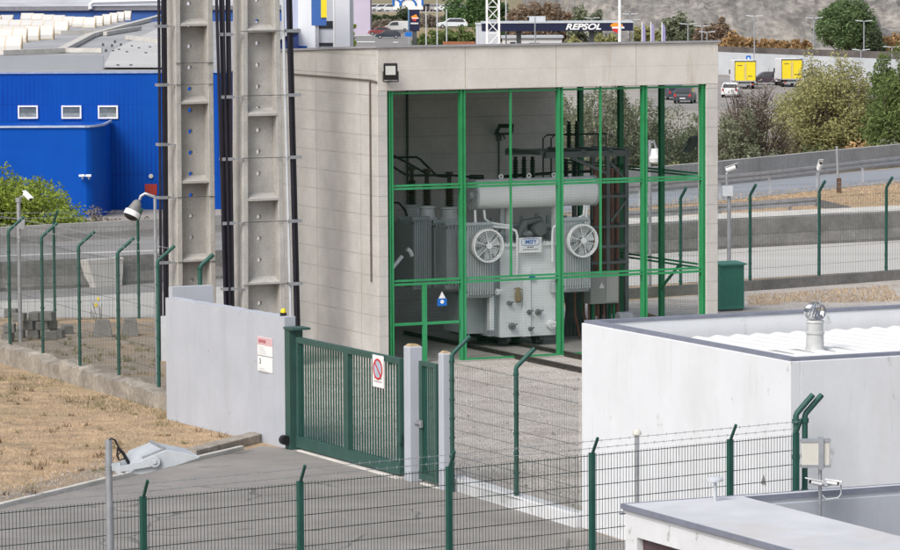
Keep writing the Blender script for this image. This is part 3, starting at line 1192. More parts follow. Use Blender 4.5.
# dark steel busbar gantry with insulators at right
G = thing('busbar_gantry', 'dark steel gantry of insulators and red cable bars right of the transformer', 'gantry', FB.w(0, 0, .03), ANG)
gd0, gd1 = TD + .9, TD + 2.6
zt = TB(620, 156, gd0).z
x0, x1 = TB(594, 160, gd0).x, TB(626, 160, gd0).x
mb = MB()
for a in (x0 + .35, x1):
    for d in (gd0, gd1):
        mb.box(a - .045, a + .045, d - .045, d + .045, 0, zt)
xl = TB(506, 153, gd1).x
for d in (gd0, gd1):
    mb.box(TB(545, 153, gd0).x if d == gd0 else xl, x1 + .08, d - .05, d + .05, zt, zt + .13)
for a in (xl + .05, (xl + x1) / 2, x1 - .4, x1):
    mb.bar((a, gd0 - .05, zt + .12), (a, gd1, zt + .12), .09)
for v in (196, 226, 246, 262):
    z = TB(620, v, gd0).z
    mb.box(x0 - .1, x1 + .05, gd0 - .05, gd0 + .05, z - .03, z + .03)
    mb.box(x1 - .05, x1 + .05, gd0, gd1, z - .04, z + .04)
mb.bar((x0 + .35, gd0, zt - .4), (x0 - .6, gd0, zt), .07)
mb.bar((x0 + .4, gd0 - .06, zt - .15), (x1, gd0 - .06, zt - .6), .05)
mb.bar((x0 + .4, gd0 - .06, zt - 1.5), (x1, gd0 - .06, zt - 1.0), .05)
mb.build('frame', mat('gantry_steel', (.135, .15, .155), .5, .12, 3), G)
for (u, d) in ((515.5, gd1), (524, gd1 - .1), (532.5, gd1 - .2), (566, gd0 + .2), (575, gd0 + .2), (569, gd1), (577, gd1)):
    q = TB(u, 160, d)
    up = u > 565 and d == gd1
    prof = [(0, .05)]
    for k in range(9):
        prof += [(.06 * k + .02, .045), (.06 * k + .045, .075), (.06 * k + .06, .045)]
    prof += [(.58, .04), (.62, .05)]
    MB().lathe((q.x, d, zt + (.13 if up else -.66)), Z, prof, 10).build('insulator', 'black', G)
mb = MB()
for (ua, ub) in ((545, 553), (553, 562)):
    qa, qb = TB(ua, 140, gd1), TB(ub, 140, gd1)
    ze = TB(ua, 135, gd1).z
    mb.tube([(qa.x - .05, gd1, zt - .65), (qa.x - .05, gd1, ze - .08), (qa.x + .05, gd1, ze), (qa.x + 1.4, gd1, ze), (qa.x + 1.4, gd1, ze - .4)], .02, 6)
for u in (505, 540, 560):
    q = TB(u, 177, gd0)
mb.tube([TB(503, 176.5, gd1), TB(560, 172.5, gd1), TB(598, 171, gd1)], .04, 6)
mb.build('busbar', 'black', G)
mb = MB()
for k, u in enumerate((596, 605, 611.5, 617)):
    q = TB(u, 190, gd0 + .25 + .1 * k)
    mb.tube([(q.x, gd0 + .25 + .1 * k, zt - .3), (q.x, gd0 + .25 + .1 * k, .5)], .075 if k < 2 else .055, 8)
mb.build('cable_bar', 'bus_red', G)
mb = MB()
for k, u in enumerate((600.5, 614)):
    q = TB(u, 190, gd0 + .5 + .1 * k)
    mb.tube([(q.x, gd0 + .5 + .1 * k, zt - .1), (q.x, gd0 + .5 + .1 * k, .1)], .05, 8)
    for j in range(7):
        mb.lathe((q.x, gd0 + .5 + .1 * k, zt - 1.0 + j * .09), Z, [(0, .045), (.03, .075), (.06, .045)], 10)
mb.build('cable', 'steel_dark', G)
mb = MB()
for k in range(2):
    q = TB(573 + k * 9, 310, TD + .9)
    mb.tube([(q.x, TD + .8, 1.45), (q.x + .05 * k, TD + .8 + .1 * k, .6), (q.x + .18, TD + .9, .05)], .03, 6)
mb.build('cable', 'bus_red', G)
mb = MB()
for k in range(6):
    q = TB(564 + k * 4.3, 310, TD + 1.3)
    mb.tube([(q.x, TD + 1.3, 1.6), (q.x - .06 * k + .1, TD + 1.3, .7), (q.x, TD + 1.2, .05)], .06, 6)
mb.build('cable', 'steel_dark', G)

# grey control cabinet on legs
c0_, c1_ = TB(590.5, 273.5, TD + .3), TB(619, 303, TD + .3)
cb = thing('control_cabinet', 'grey steel control cabinet on legs with a white triangle label', 'cabinet', FB.w(c0_.x, TD + .3, .03), ANG)
wc = c1_.x - c0_.x
mb = MB()
mb.box(0, wc, 0, .35, c1_.z, c0_.z)
mb.build('housing', mat('cabinet_grey', (.33, .34, .325), .5, .05, 2), cb, bevel=.01)
mb = MB()
mb.box(wc * .55, wc - .03, -.012, -.002, c1_.z + .04, c0_.z - .04)
mb.build('door', mat('cabinet_door_grey', (.42, .43, .41), .5, .05, 2), cb)
mb = MB()
for a in (.08, wc - .12):
    mb.box(a, a + .05, .05, .1, 0, c1_.z - .002)
    mb.box(a, a + .05, .25, .3, 0, c1_.z - .002)
mb.build('leg', 'green_frame', cb)
mb = MB()
mb.prism([(wc * .30, -.008, c1_.z + .36), (wc * .48, -.008, c1_.z + .36), (wc * .39, -.008, c1_.z + .50)], (0, .006, 0))
mb.build('label_plate', 'white', cb)
mb = MB()
for a in (.05, .2, .3, .45):
    mb.tube([(a, .2, .05), (a, .2, c1_.z)], .025, 6)
mb.build('cable', 'bus_red', cb)
# green pump housing seen low in the bay
p = B(634, 320, 1.6)
pc = thing('pump_unit', 'low dark green pump unit on the bay floor near the right side', 'pump', FB.w(p.x - .2, 1.6, .03), ANG)
MB().box(-.15, .75, 0, .5, 0, .45).build('housing', 'green_frame', pc, bevel=.03)
MB().cyl((-.1, .25, .58), (.25, .25, .58), .13, n=12).build('motor', 'galv', pc)
mb = MB()
mb.tube([(.5, .1, .45), (.6, .1, .65), (.9, .05, .55), (1.2, 0, .1)], .03, 6)
mb.tube([(.5, .2, .45), (.65, .2, .6), (.95, .1, .5), (1.3, 0, .05)], .03, 6)
mb.build('hose', mat('brown_hose', (.12, .085, .06), .6), pc)
# floor rails
mb = MB()
M['rail_steel'] = mat('worn_rail_steel', (.075, .068, .062), .6, .25, 6, metal=.3)
for k_, (u, v) in enumerate(((502, 340), (552, 363))):
    q = FB.loc(P(u, v, .08))
    rl = MB()
    rl.box(-.06, .06, -5.2 if k_ else -4.6, 6.0, 0, .02)
    rl.box(-.015, .015, -5.2 if k_ else -4.6, 6.0, .02, .08)
    rl.box(-.032, .032, -5.2 if k_ else -4.6, 6.0, .08, .105)
    ob = rl.build('rail_track', 'rail_steel')
    ob.location = FB.w(q.x, 0, .012)
    ob.rotation_euler = (0, 0, ANG)
    tag(ob, ('rusty steel rail running out of the bay onto the gravel, nearest the transformer tank', 'rusty steel rail running out of the bay onto the gravel, nearest the side gate')[k_], 'rail')
# ------------------------------------------------------------------ TOWER POLES
def hole_plate(mb, x0, x1, z0, z1, y0, y1, r, n=12):
    cx, cz = (x0 + x1) / 2, (z0 + z1) / 2
    o = len(mb.v)
    sq = []
    for k in range(n):
        t = 2 * math.pi * k / n
        c, s = math.cos(t), math.sin(t)
        m_ = max(abs(c), abs(s))
        sq.append((cx + c / m_ * (x1 - x0) / 2, cz + s / m_ * (z1 - z0) / 2))
    # move the nearest samples onto the corners
    for cxn, czn in ((x0, z0), (x1, z0), (x0, z1), (x1, z1)):
        k = min(range(n), key=lambda i: (sq[i][0] - cxn) ** 2 + (sq[i][1] - czn) ** 2)
        sq[k] = (cxn, czn)
    for y in (y0, y1):
        for k in range(n):
            mb.v.append((sq[k][0], y, sq[k][1]))
        for k in range(n):
            t = 2 * math.pi * k / n
            mb.v.append((cx + math.cos(t) * r, y, cz + math.sin(t) * r))
    for k in range(n):
        k2 = (k + 1) % n
        mb.f.append((o + k, o + k2, o + n + k2, o + n + k))
        mb.f.append((o + 2 * n + k, o + 3 * n + k, o + 3 * n + k2, o + 2 * n + k2))
        mb.f.append((o + n + k, o + n + k2, o + 3 * n + k2, o + 3 * n + k))


def tower_pole(base, w0, dep0, H, taper, ribs, label, holes0):
    t = thing('power_pole', label, 'pole', base, ANG)
    fl = .13
    wtop = w0 - taper * H

    def wz(z):
        return w0 - taper * z
    mb = MB()
    for sx in (-1, 1):       # tapered flanges
        def fx(z, inner):
            h = wz(z) / 2
            return sx * (h - fl if inner else h)
        d0, d1 = dep0, dep0 - taper * H * .6
        a, b = fx(0, True), fx(0, False)
        c, d = fx(H, True), fx(H, False)
        if sx < 0:
            a, b, c, d = b, a, d, c
        mb.hexa([(a, -d0 / 2, -.3), (b, -d0 / 2, -.3), (b, d0 / 2, -.3), (a, d0 / 2, -.3),
                 (c, -d1 / 2, H), (d, -d1 / 2, H), (d, d1 / 2, H), (c, d1 / 2, H)])
    mb.build('flange', 'pole_concrete', t, bevel=.018)
    mb = MB()
    z = holes0
    while z < H - .5:
        h = wz(z) / 2 - fl + .012
        hole_plate(mb, -h, h, z, z + .47, -.05, .05, .052)
        z += .47
    mb.build('web', 'pole_concrete', t)
    for z in ribs:
        mb = MB()
        h = wz(z) / 2 - fl + .004
        dd = dep0 / 2 - .02
        mb.hexa([(-h, -dd, z), (h, -dd, z), (h, dd, z), (-h, dd, z), (-h, -dd, z + .05), (h, -dd, z + .05), (h, -.05, z + .16), (-h, -.05, z + .16)])
        mb.build('rib', 'pole_concrete', t)
    return t


def zs_at(base, vs, u):
    return [D(u, v, base.y - .4).z for v in vs]


pb1 = P(192, 358)
pb1 = Vector((pb1.x, pb1.y, 0))
pole1 = tower_pole(pb1, .92, .70, 11.5, .004, zs_at(pb1, (262, 183.5, 104, 26, 340), 194), 'left concrete power pole beside the green fence with black cables on its left', .1)
pb2 = P(259.5, 366)
pole2 = tower_pole(Vector((pb2.x, pb2.y, 0)), 1.03, .66, 11.5, .020, zs_at(pb2, (285, 201, 116, 32, 355), 262), 'thick concrete power pole beside the concrete building wall with cables on both sides', .2)


def riser(pole, name, label, xs, m, r, y, x_top_shift=0.0, z0=0.0, zt=11.3, n=8):
    """cables strapped along a pole: a thing of its own, straps as parts"""
    t = thing(name, label, 'cables', pole.location, ANG)
    mb = MB()
    for i, q_ in enumerate(xs):
        x, dy = q_[0], q_[1]
        if len(q_) > 2:
            x_top_shift = q_[2]
        mb.tube([(x, y + dy, z0), (x + x_top_shift * .33, y + dy, zt * .33), (x + x_top_shift * .66, y + dy + .01, zt * .66), (x + x_top_shift, y + dy, zt)], r, n)
    mb.build('cable', m, t, smooth=True)
    return t


def straps(pole, t, zs, x0, x1, y, tail=True):
    for z in zs:
        mb = MB()
        mb.box(x0, x1, y - .09, y - .06, z - .035, z + .035)
        mb.box(x0, x0 + .03, y - .06, y + .1, z - .03, z + .03)
        mb.box(x1 - .03, x1, y - .06, y + .1, z - .03, z + .03)
        for k in range(2 if tail else 0):
            mb.bar((x1 + .0, y - .07 + .03 * k, z), (x1 + .22, y - .07 + .03 * k, z - .015), .02)
        mb.build('clamp', 'galv', t)


r1 = riser(pole1, 'riser_cables', 'three black cables strapped to the left side of the left concrete pole', [(-.83, -.28), (-.75, -.30), (-.67, -.26)], 'cable', .034, 0, .05)
straps(pole1, r1, zs_at(pb1, (262, 197, 144, 84.5, 26), 165), -.86, -.61, -.25)
r2 = riser(pole2, 'riser_cables', 'bundle of black cables strapped between the two concrete poles', [(-.88, -.30, -.22), (-.80, -.33, -.14), (-.72, -.30, -.04), (-.82, -.2, -.12), (-.76, -.22, 0)], 'cable', .035, 0, .10)
straps(pole2, r2, zs_at(pb2, (288, 222.5, 158.5, 96.5, 34), 228), -.96, -.68, -.26)
r3 = riser(pole2, 'riser_cables', 'two thick black cables on the right side of the thick pole', [(.74, -.34), (.83, -.28)], 'cable', .040, 0, -.20)
straps(pole2, r3, zs_at(pb2, (285, 222, 158, 95.5, 31), 293), .56, .86, -.34, False)
r4 = riser(pole2, 'riser_pipe', 'slim pale grey pipe running up between the thick pole and its right cables', [(.64, -.30)], 'grey_paint', .034, 0, -.20)
mb = MB()
for z in [k * .47 + .4 for k in range(22)]:
    mb.bar((-.52, -.34, z), (.52, -.34, z), .006)
bz = zs_at(pb2, (285, 222, 158, 95.5, 31), 262)
for z in bz:
    MB().bar((-.50, -.345, z), (.52, -.345, z), .014).build('band', 'steel_dark', pole2)
for z in zs_at(pb1, (262, 197, 84.5, 63), 194):
    MB().bar((-.45, -.36, z), (.45, -.36, z), .012).build('band', 'steel_dark', pole1)

# ------------------------------------------------------------------ FENCES
def fence(name, label, posts, h, arm, mesh_h, pr=.045, wires=.05, hstep=.2, wr=.0055, barbed=3, group=None, square=False, mesh=True, z0=0.0, armlen=(.30, .27), mm='mesh_green', cat='fence', last_post=True):
    o = Vector(posts[0])
    t = thing(name, label, cat, o, 0, group)
    arm = Vector(arm)
    L = [Vector(p) - o for p in posts]
    for p in (L if last_post else L[:-1]):
        mb = MB()
        if square:
            dirv = (L[-1] - L[0]).normalized()
            mb.bar(p, p + Z * h, pr * 2, pr * 2, up=dirv)
            mb.bar(p + Z * (h - .03), p + Z * (h + armlen[1]) + arm * armlen[0], pr * .9)
        else:
            mb.tube([p, p + Z * (h - .04), p + Z * h + arm * .02, p + Z * (h + armlen[1]) + arm * armlen[0]], pr, 10)
            for k in range(7):
                mb.cyl(p + Z * (.25 + k * (h - .4) / 6), p + Z * (.29 + k * (h - .4) / 6), pr * 1.25, n=10)
        mb.build('post', 'green_fence', t, smooth=not square)
    for i in range(len(L) - 1):
        a, b = L[i], L[i + 1]
        if mesh:
            mb = MB()
            n = max(2, int((b - a).length / wires))
            off = arm * -.05
            for k in range(1, n):
                p = a.lerp(b, k / n) + off
                mb.bar(p + Z * (z0 + .03), p + Z * mesh_h, wr)
            z = mesh_h - .03
            while z > z0:
                mb.bar(a + off * 1.2 + Z * z, b + off * 1.2 + Z * z, wr * 1.35)
                z -= hstep
            mb.build('mesh_panel', mm, t)
    if barbed:
        mb = MB()
        for j in range(barbed):
            f_ = (j + .6) / barbed
            for i in range(len(L) - 1):
                e = Z * (h + armlen[1] * f_) + arm * armlen[0] * f_
                a, b = L[i] + e, L[i + 1] + e
                mb.bar(a, b, .006)
                n = int((b - a).length / .15)
                for k in range(n):
                    q = a.lerp(b, (k + .5) / n)
                    mb.bar(q - Z * .02, q + Z * .02, .007)
        mb.build('barbed_wire', 'galv', t)
    return t


# F1: near fence along the bottom of the view
ZM = 2.30
q0, q1 = P(-12, 511.5, ZM), P(800, 432.5, ZM)
fd = (q1 - q0).normalized()
L1 = []
for u in (-12, 143, 300, 449, 592, 730):
    s = along(Vector(q0), fd, u)
    p = q0 + fd * s
    L1.append((p.x, p.y, 0))
p_end = q0 + fd * along(q0, fd, 796)
L1.append((p_end.x, p_end.y, 0))
fence('mesh_fence', 'near green welded mesh fence crossing the asphalt at the bottom', L1, ZM, -E2, ZM - .02, .034, .05, .2, .0070, 2, square=True, armlen=(.17, .22))
# double post by the white building
for (u, vb, vt, lab) in ((797.5, 413, 2.55, 'taller green post with slanted arm at the end of the near fence'), (806.5, 413, 2.55, 'green post with slanted arm just right of the fence end post')):
    b = q0 + fd * along(q0, fd, u)
    b = Vector((b.x, b.y + .25, 0))
    t = thing('fence_post', lab, 'post', b)
    h = D(u, vb, b.y).z
    mb = MB()
    mb.tube([(0, 0, 0), (0, 0, h - .04), E1 * .02 + Z * h, E1 * .27 + Z * (h + .24)], .041, 10)
    for k in range(5):
        mb.cyl((0, 0, .4 + k * .5), (0, 0, .46 + k * .5), .056, n=10)
    mb.build('post', 'green_fence', t, smooth=True)

# F2: fence along the kerb between gate and white building
L2 = [P(452.5, 487), P(516.5, 502)]
F2e = GL0 + GLD * along(GL0, GLD, 582.5)
L2 = [GL0 + GLD * along(GL0, GLD, 452.5), GL0 + GLD * along(GL0, GLD, 516.5), F2e]
fe = fence('mesh_fence', 'green mesh fence with two tall bent posts on the white kerb beside the gate', [tuple(p) for p in L2], 2.32, E1, 2.2, .038, .06, .22, .0045, 0, last_post=False, armlen=(.33, .27))
# F3: left fence on the crumbling wall
ZW = .40
L3 = [P(u, v, ZW) for u, v in ((-27, 335), (10, 344), (43, 353), (80, 365.4), (119, 375), (159, 387))]
fence('mesh_fence', 'green fence with bent posts standing on the crumbling low wall at left', [tuple(p) for p in L3], 2.52, E1, 2.4, .036, .07, .4, .0045, 2, armlen=(.36, .27))
# F4: back fences along the road
L4 = [P(u, v) for u, v in ((-28, 321), (55, 321), (139, 318.5))]
fence('mesh_fence', 'rear green fence along the road behind the stone pile at left', [tuple(p) for p in L4], 2.45, -E2, 2.3, .034, .09, .45, .004, 2, armlen=(.3, .27))
L5 = [P(u, v, 0.1) for u, v in ((546, 300), (612, 296), (680.5, 291.5), (750, 287), (819, 282), (886, 277), (952, 272))]
bf = fence('mesh_fence', 'rear green fence on a grey plinth along the road at right', [tuple(p) for p in L5], 2.45, -E2, 2.3, .040, .09, .45, .004, 2, armlen=(.3, .27))
# plinth under it
o = Vector(L5[0])
mb = MB()
for i in range(len(L5) - 1):
    a, b = Vector(L5[i]) - o, Vector(L5[i + 1]) - o
    mb.bar(a + Z * .02, b + Z * .02, .22, .30)
mb.build('plinth', 'jersey', bf)
# lone post behind the pale wall
p = P(201, 378)
t = thing('fence_post', 'green bent post standing behind the pale grey wall in front of the left pole', 'post', p)
h = D(201, 266.5, p.y).z
mb = MB()
mb.tube([(0, 0, 0), (0, 0, h - .04), E1 * .03 + Z * (h + .02), E1 * .30 + Z * (h + .24)], .05, 10)
for k in range(5):
    mb.cyl((0, 0, .3 + k * .5), (0, 0, .35 + k * .5), .066, n=10)
mb.build('post', 'green_fence', t, smooth=True)

# ------------------------------------------------------------------ WALLS BY THE GATE
def rough_wall(name, label, a, b, th, z0, h0, h1, m, jag=0.0, cat='wall', n=40):
    a, b = Vector(a), Vector(b)
    L = (b - a).length
    d = (b - a).normalized()
    ang = math.atan2(d.y, d.x)
    mb = MB()
    o = len(mb.v)
    for i in range(n + 1):
        x = L * i / n
        h = h0 + (h1 - h0) * i / n + (noise.noise(Vector((x * 1.7, 3.1, 0))) * jag + noise.noise(Vector((x * 6, 7.1, 0))) * jag * .5)
        w = noise.noise(Vector((x * 2.1, 9, 0))) * jag * .3
        mb.v += [(x, -th / 2 + w, z0), (x, th / 2, z0), (x, th / 2, h), (x, -th / 2 + w, h - jag * .3)]
    for i in range(n):
        j, k = o + i * 4, o + (i + 1) * 4
        for q in range(4):
            r = (q + 1) % 4
            mb.f.append((j + q, k + q, k + r, j + r))
    mb.f.append((o, o + 1, o + 2, o + 3))
    e = o + n * 4
    mb.f.append((e + 3, e + 2, e + 1, e))
    ob = mb.build(name, m, bevel=0)
    ob.location = a
    ob.rotation_euler = (0, 0, ang)
    return tag(ob, label, cat)


wl, wr_ = P(172, 419), P(291, 448)
hL, hR = D(172, 297, wl.y).z, D(290, 317, wr_.y).z
rough_wall('boundary_wall', 'pale grey rendered wall with chipped top edge left of the green gate', wl, wr_, .22, 0, hL, hR, 'grey_wall', .02)
wb = rough_wall('boundary_wall', 'short pale return wall just behind the chipped grey wall end', wl + E1 * .15 + E2 * .4, wl + E1 * 1.0 + E2 * .4, .2, 0, hL + .16, hL + .16, 'grey_wall', .0)
# low crumbling wall below the left fence
lw = [P(-40, 332, ZW), P(10, 344.5, ZW), P(80, 366, ZW), P(119, 376, ZW), P(175, 391, ZW)]
a, b = Vector(lw[0]), Vector(lw[-1])
rough_wall('low_wall', 'crumbling low concrete wall carrying the left green fence', Vector((a.x, a.y, 0)), Vector((b.x, b.y, 0)), .34, -.25, .42, .36, 'old_wall', .15, n=130)
# earth at foot of wall is lower than inside: sloping bank
# kerbs
def kerb(name, label, pts, w, h, m='kerb', cat='kerb'):
    o = Vector(pts[0])
    mb = MB()
    for i in range(len(pts) - 1):
        mb.bar(Vector(pts[i]) - o + Z * (h / 2 - .02), Vector(pts[i + 1]) - o + Z * (h / 2 - .02), w, h)
    ob = mb.build(name, m, bevel=.015)
    ob.location = o
    return tag(ob, label, cat)


kerb('kerb', 'thin pale kerb edging the straw verge along the asphalt', [P(-60, 523), P(0, 508), P(120, 478.5), P(242, 450)], .10, .10)
kerb('kerb', 'broad sand coloured kerb stone at the verge tip near the wall', [P(188, 459), P(258, 441)], .34, .18, 'old_wall')
kerb('kerb', 'white painted kerb under the fence between the gate post and white building', [P(446, 486), P(582, 527.5)], .26, .24, 'white_rough')
kerb('kerb', 'pale threshold strip running under the green sliding gate', [P(302, 451), P(402, 479)], .22, .05)
kerb('kerb', 'short pale threshold strip under the narrow side gate', [P(424, 484), P(442, 489)], .16, .05)

# ------------------------------------------------------------------ GATE
gdir = GLD
gang = math.atan2(gdir.y, gdir.x)
GF = Frame(GL0, gang)
gate = thing('sliding_gate', 'wide dark green barred sliding gate with a no parking sign', 'gate', GL0, gang)
s1 = along(GL0, gdir, 403)


def gz(u, v):
    s = along(GL0, gdir, u)
    pt = GL0 + gdir * s
    return D(u, v, pt.y).z


ztl, ztr = gz(300, 336), gz(403, 360)
gh = (ztl + ztr) / 2
s0 = along(GL0, gdir, 299)
mb = MB()
mb.box(s0, s1, -.05, .05, gh - .1, gh)
mb.box(s0, s1, -.06, .06, .06, .26)
mb.box(s0, s0 + .09, -.045, .045, .26, gh - .1)
mb.box(s1 - .09, s1, -.045, .045, .26, gh - .1)
sm = along(GL0, gdir, 348.5)
mb.box(sm - .10, sm + .10, -.048, .048, .26, gh - .1)
mb.build('frame', 'gate_green', gate)
mb = MB()
n = 40
for i in range(1, n):
    s = s0 + (s1 - s0) * i / n
    if abs(s - sm) < .12:
        continue
    mb.box(s - .011, s + .011, -.010, .010, .26, gh - .1)
mb.build('bars', 'green_fence', gate)
mb = MB()
mb.box(s1 - .02, s1 + .08, -.09, -.05, .62, .80)
mb.build('lock', 'gate_green', gate)
# gate guide post at the left
gp = thing('gate_post', 'square dark green guide post at the wall end of the sliding gate', 'post', GL0 + gdir * along(GL0, gdir, 294.5), gang)
h = gz(294, 329)
mb = MB()
mb.box(-.11, .11, -.13, .13, 0, h)
mb.box(-.12, .26, -.15, .22, h, h + .04)
mb.build('post', 'gate_green', gp)
MB().cyl((-.05, -.20, .18), (.08, -.20, .18), .09, n=12).build('roller', 'black', gp)
# no parking sign on gate
sg0 = along(GL0, gdir, 382.5)
sn = thing('no_parking_sign', 'white no parking plate with red ring hung on the green gate', 'sign', GL0 + gdir * sg0 - GF.y * .065, gang)
zt_, zb_ = gz(382, 355), gz(382, 387)
ww = .22
MB().box(-ww, ww, -.008, 0, zb_, zt_).build('plate', 'white', sn)
zc_ = zt_ - .24
mb = MB()
mb.cyl((0, -.0125, zc_), (0, -.0085, zc_), .15, n=26)
mb.build('blue_disc', 'sign_blue', sn)
M['pale_blue'] = mat('faded_sign_blue', (.42, .50, .62), .5)
[c for c in sn.children if c.name.startswith('blue_disc')][0].data.materials[0] = M['pale_blue']
mb = MB()
mb.ring((0, -.013, zc_), (0, -1, 0), .15, .183, .006, 28)
mb.bar((-.11, -.017, zc_ + .11), (.11, -.017, zc_ - .11), .026, .006, up=Vector((0, 1, 0)))
mb.build('red_ring', 'red', sn)
M['faded_print'] = mat('faded_print', (.45, .38, .38), .6)
for j, zz in enumerate((zb_ + .16, zb_ + .10)):
    mb = MB()
    for k in range(5):
        mb.box(-.16 + k * .066, -.115 + k * .066, -.012, -.008, zz - .016, zz + .016)
    mb.build('small_print', 'faded_print', sn)

# pillars
def pillar(u0, u1, vt, label, dep=.34):
    a, b = along(GL0, gdir, u0), along(GL0, gdir, u1)
    # width seen is foreshortened: the front face (normal -e2-ish) carries most of it
    c = GL0 + gdir * ((a + b) / 2)
    px = FPX / c.y
    wd = (u1 - u0) / px
    s = wd / (abs(math.cos(ANG)) + abs(math.sin(ANG)))
    t = thing('gate_pillar', label, 'pillar', c, ANG)
    h = D((u0 + u1) / 2, vt, c.y).z
    MB().box(-s / 2, s / 2, -s / 2, s / 2, 0, h).build('shaft', 'grey_wall', t, bevel=.02)
    mb = MB()
    mb.hexa([(-s / 2 + .02, -s / 2 + .02, h), (s / 2 - .02, -s / 2 + .02, h), (s / 2 - .02, s / 2 - .02, h), (-s / 2 + .02, s / 2 - .02, h),
             (-s / 2 + .06, -s / 2 + .06, h + .04), (s / 2 - .06, -s / 2 + .06, h + .03), (s / 2 - .06, s / 2 - .06, h + .035), (-s / 2 + .06, s / 2 - .06, h + .04)])
    mb.build('cap', mat('mossy_cap', (.45, .34, .20), .9, .2, 6), t)
    return t


pillar(404, 423.5, 346, 'pale grey square gate pillar between the wide gate and the side gate')
pillar(438.5, 454, 353, 'pale grey square pillar right of the narrow side gate')
# narrow side gate
sa, sb = along(GL0, gdir, 421.5), along(GL0, gdir, 439)
pg = thing('side_gate', 'narrow dark green barred pedestrian gate between two pale pillars', 'gate', GL0 + gdir * sa, gang)
Lw = sb - sa
gh2 = gz(430, 362.5)
mb = MB()
mb.box(0, Lw, -.04, .04, gh2 - .07, gh2)
mb.box(0, Lw, -.04, .04, .08, .18)
mb.box(0, .12, -.042, .042, .18, gh2 - .07)
mb.box(Lw - .08, Lw, -.042, .042, .18, gh2 - .07)
mb.build('frame', 'gate_green', pg)
mb = MB()
for i in range(1, 7):
    s = .06 + (Lw - .12) * i / 7
    mb.box(s - .012, s + .012, -.011, .011, .18, gh2 - .07)
mb.build('bars', 'green_fence', pg)
zl = gz(425, 424)
mb = MB()
mb.box(.0, .16, -.08, -.045, zl - .06, zl + .06)
mb.cyl((.06, -.16, zl), (.06, -.08, zl), .03, n=10)
mb.build('lock', 'galv', pg)

# wall notice plates
wd_ = (wr_ - wl).normalized()
wang = math.atan2(wd_.y, wd_.x)
s_ = along(wl, wd_, 272)
pt = wl + wd_ * s_
wn = Vector((-math.sin(wang), math.cos(wang), 0))
if wn.y > 0:
    wn = -wn
np_ = thing('notice_plate', 'white and faded red notice plates screwed to the pale grey wall', 'sign', pt + wn * .12, wang)
yy = -.006
zA, zM, zB = D(272, 337, pt.y).z, D(272, 356, pt.y).z, D(272, 371.5, pt.y).z
hw = .31
MB().box(-hw, hw, yy, 0, zM + .01, zA).build('upper_plate', 'white', np_)
MB().box(-hw, hw, yy, 0, zB, zM - .01).build('lower_plate', 'white', np_)
MB().box(-hw + .005, hw - .005, yy - .004, yy, zA - .15, zA - .005).build('header', 'sign_pink', np_)
mb = MB()
for k in range(5):
    mb.box(-.24 + k * .06, -.20 + k * .06, yy - .008, yy - .004, zA - .11, zA - .05)
mb.build('small_print', mat('dull_red_print', (.40, .10, .12), .6), np_)
mb = MB()
for k in range(4):
    mb.box(-.25, -.05 + .04 * k, yy - .003, yy, zA - .2 - k * .035, zA - .19 - k * .035)
M['grey_print'] = mat('grey_print', (.45, .45, .47), .6)
mb.build('small_print', 'grey_print', np_)
mb = MB()
for k in range(3):
    mb.box(-.25, .0 + .06 * k, yy - .003, yy, zM - .24 - k * .03, zM - .232 - k * .03)
mb.build('small_print', 'grey_print', np_)
text('3', .14, 'ink', np_, face_y(-.2, yy - .001, zM - .11), .001, 0, .004)
# warning beacon on wall
s_ = along(wl, wd_, 284.5)
pt = wl + wd_ * s_
hz = hL + (hR - hL) * s_ / (wr_ - wl).length
bc = thing('beacon', 'small yellow beacon lamp on top of the pale grey wall', 'lamp', pt + Z * (hz + .0))
MB().cyl((0, 0, 0), (0, 0, .06), .06, n=10).build('base', 'black', bc)
MB().lathe((0, 0, .06), Z, [(0, .05), (.04, .05), (.075, .03)], 10).build('lens', 'yellow', bc, smooth=True)

# ------------------------------------------------------------------ WHITE FLAT BUILDING (right)
WB0 = P(582, 528)
Lf = along(WB0, -E2, 790)
Hw = D(582, 323, WB0.y).z
FW = Frame(WB0)
print('white', WB0, Lf, Hw)
wbld = thing('white_building', 'white flat roofed building with blue grey coping and a turbine vent', 'building', WB0, ANG)
WX = 9.0
pt_ = .16
mb = MB()
mb.box(0, pt_, -Lf, 0, 0, Hw)
mb.box(pt_, WX, -Lf, -Lf + pt_, 0, Hw)
mb.box(pt_, WX, -pt_, 0, 0, Hw)
mb.box(WX - pt_, WX, -Lf + pt_, -pt_, 0, Hw)
mb.build('wall', 'white_wall', wbld, bevel=.01)
mb = MB()
ct = .045
mb.box(.03, pt_ + .02, -Lf + .03, -.03, Hw + .001, Hw + ct)
mb.box(pt_ + .021, WX - .03, -Lf + .03, -Lf + pt_ + .02, Hw + .001, Hw + ct)
mb.box(pt_ + .021, WX - .03, -pt_ - .02, -.03, Hw + .001, Hw + ct)
mb.build('coping', 'coping', wbld)
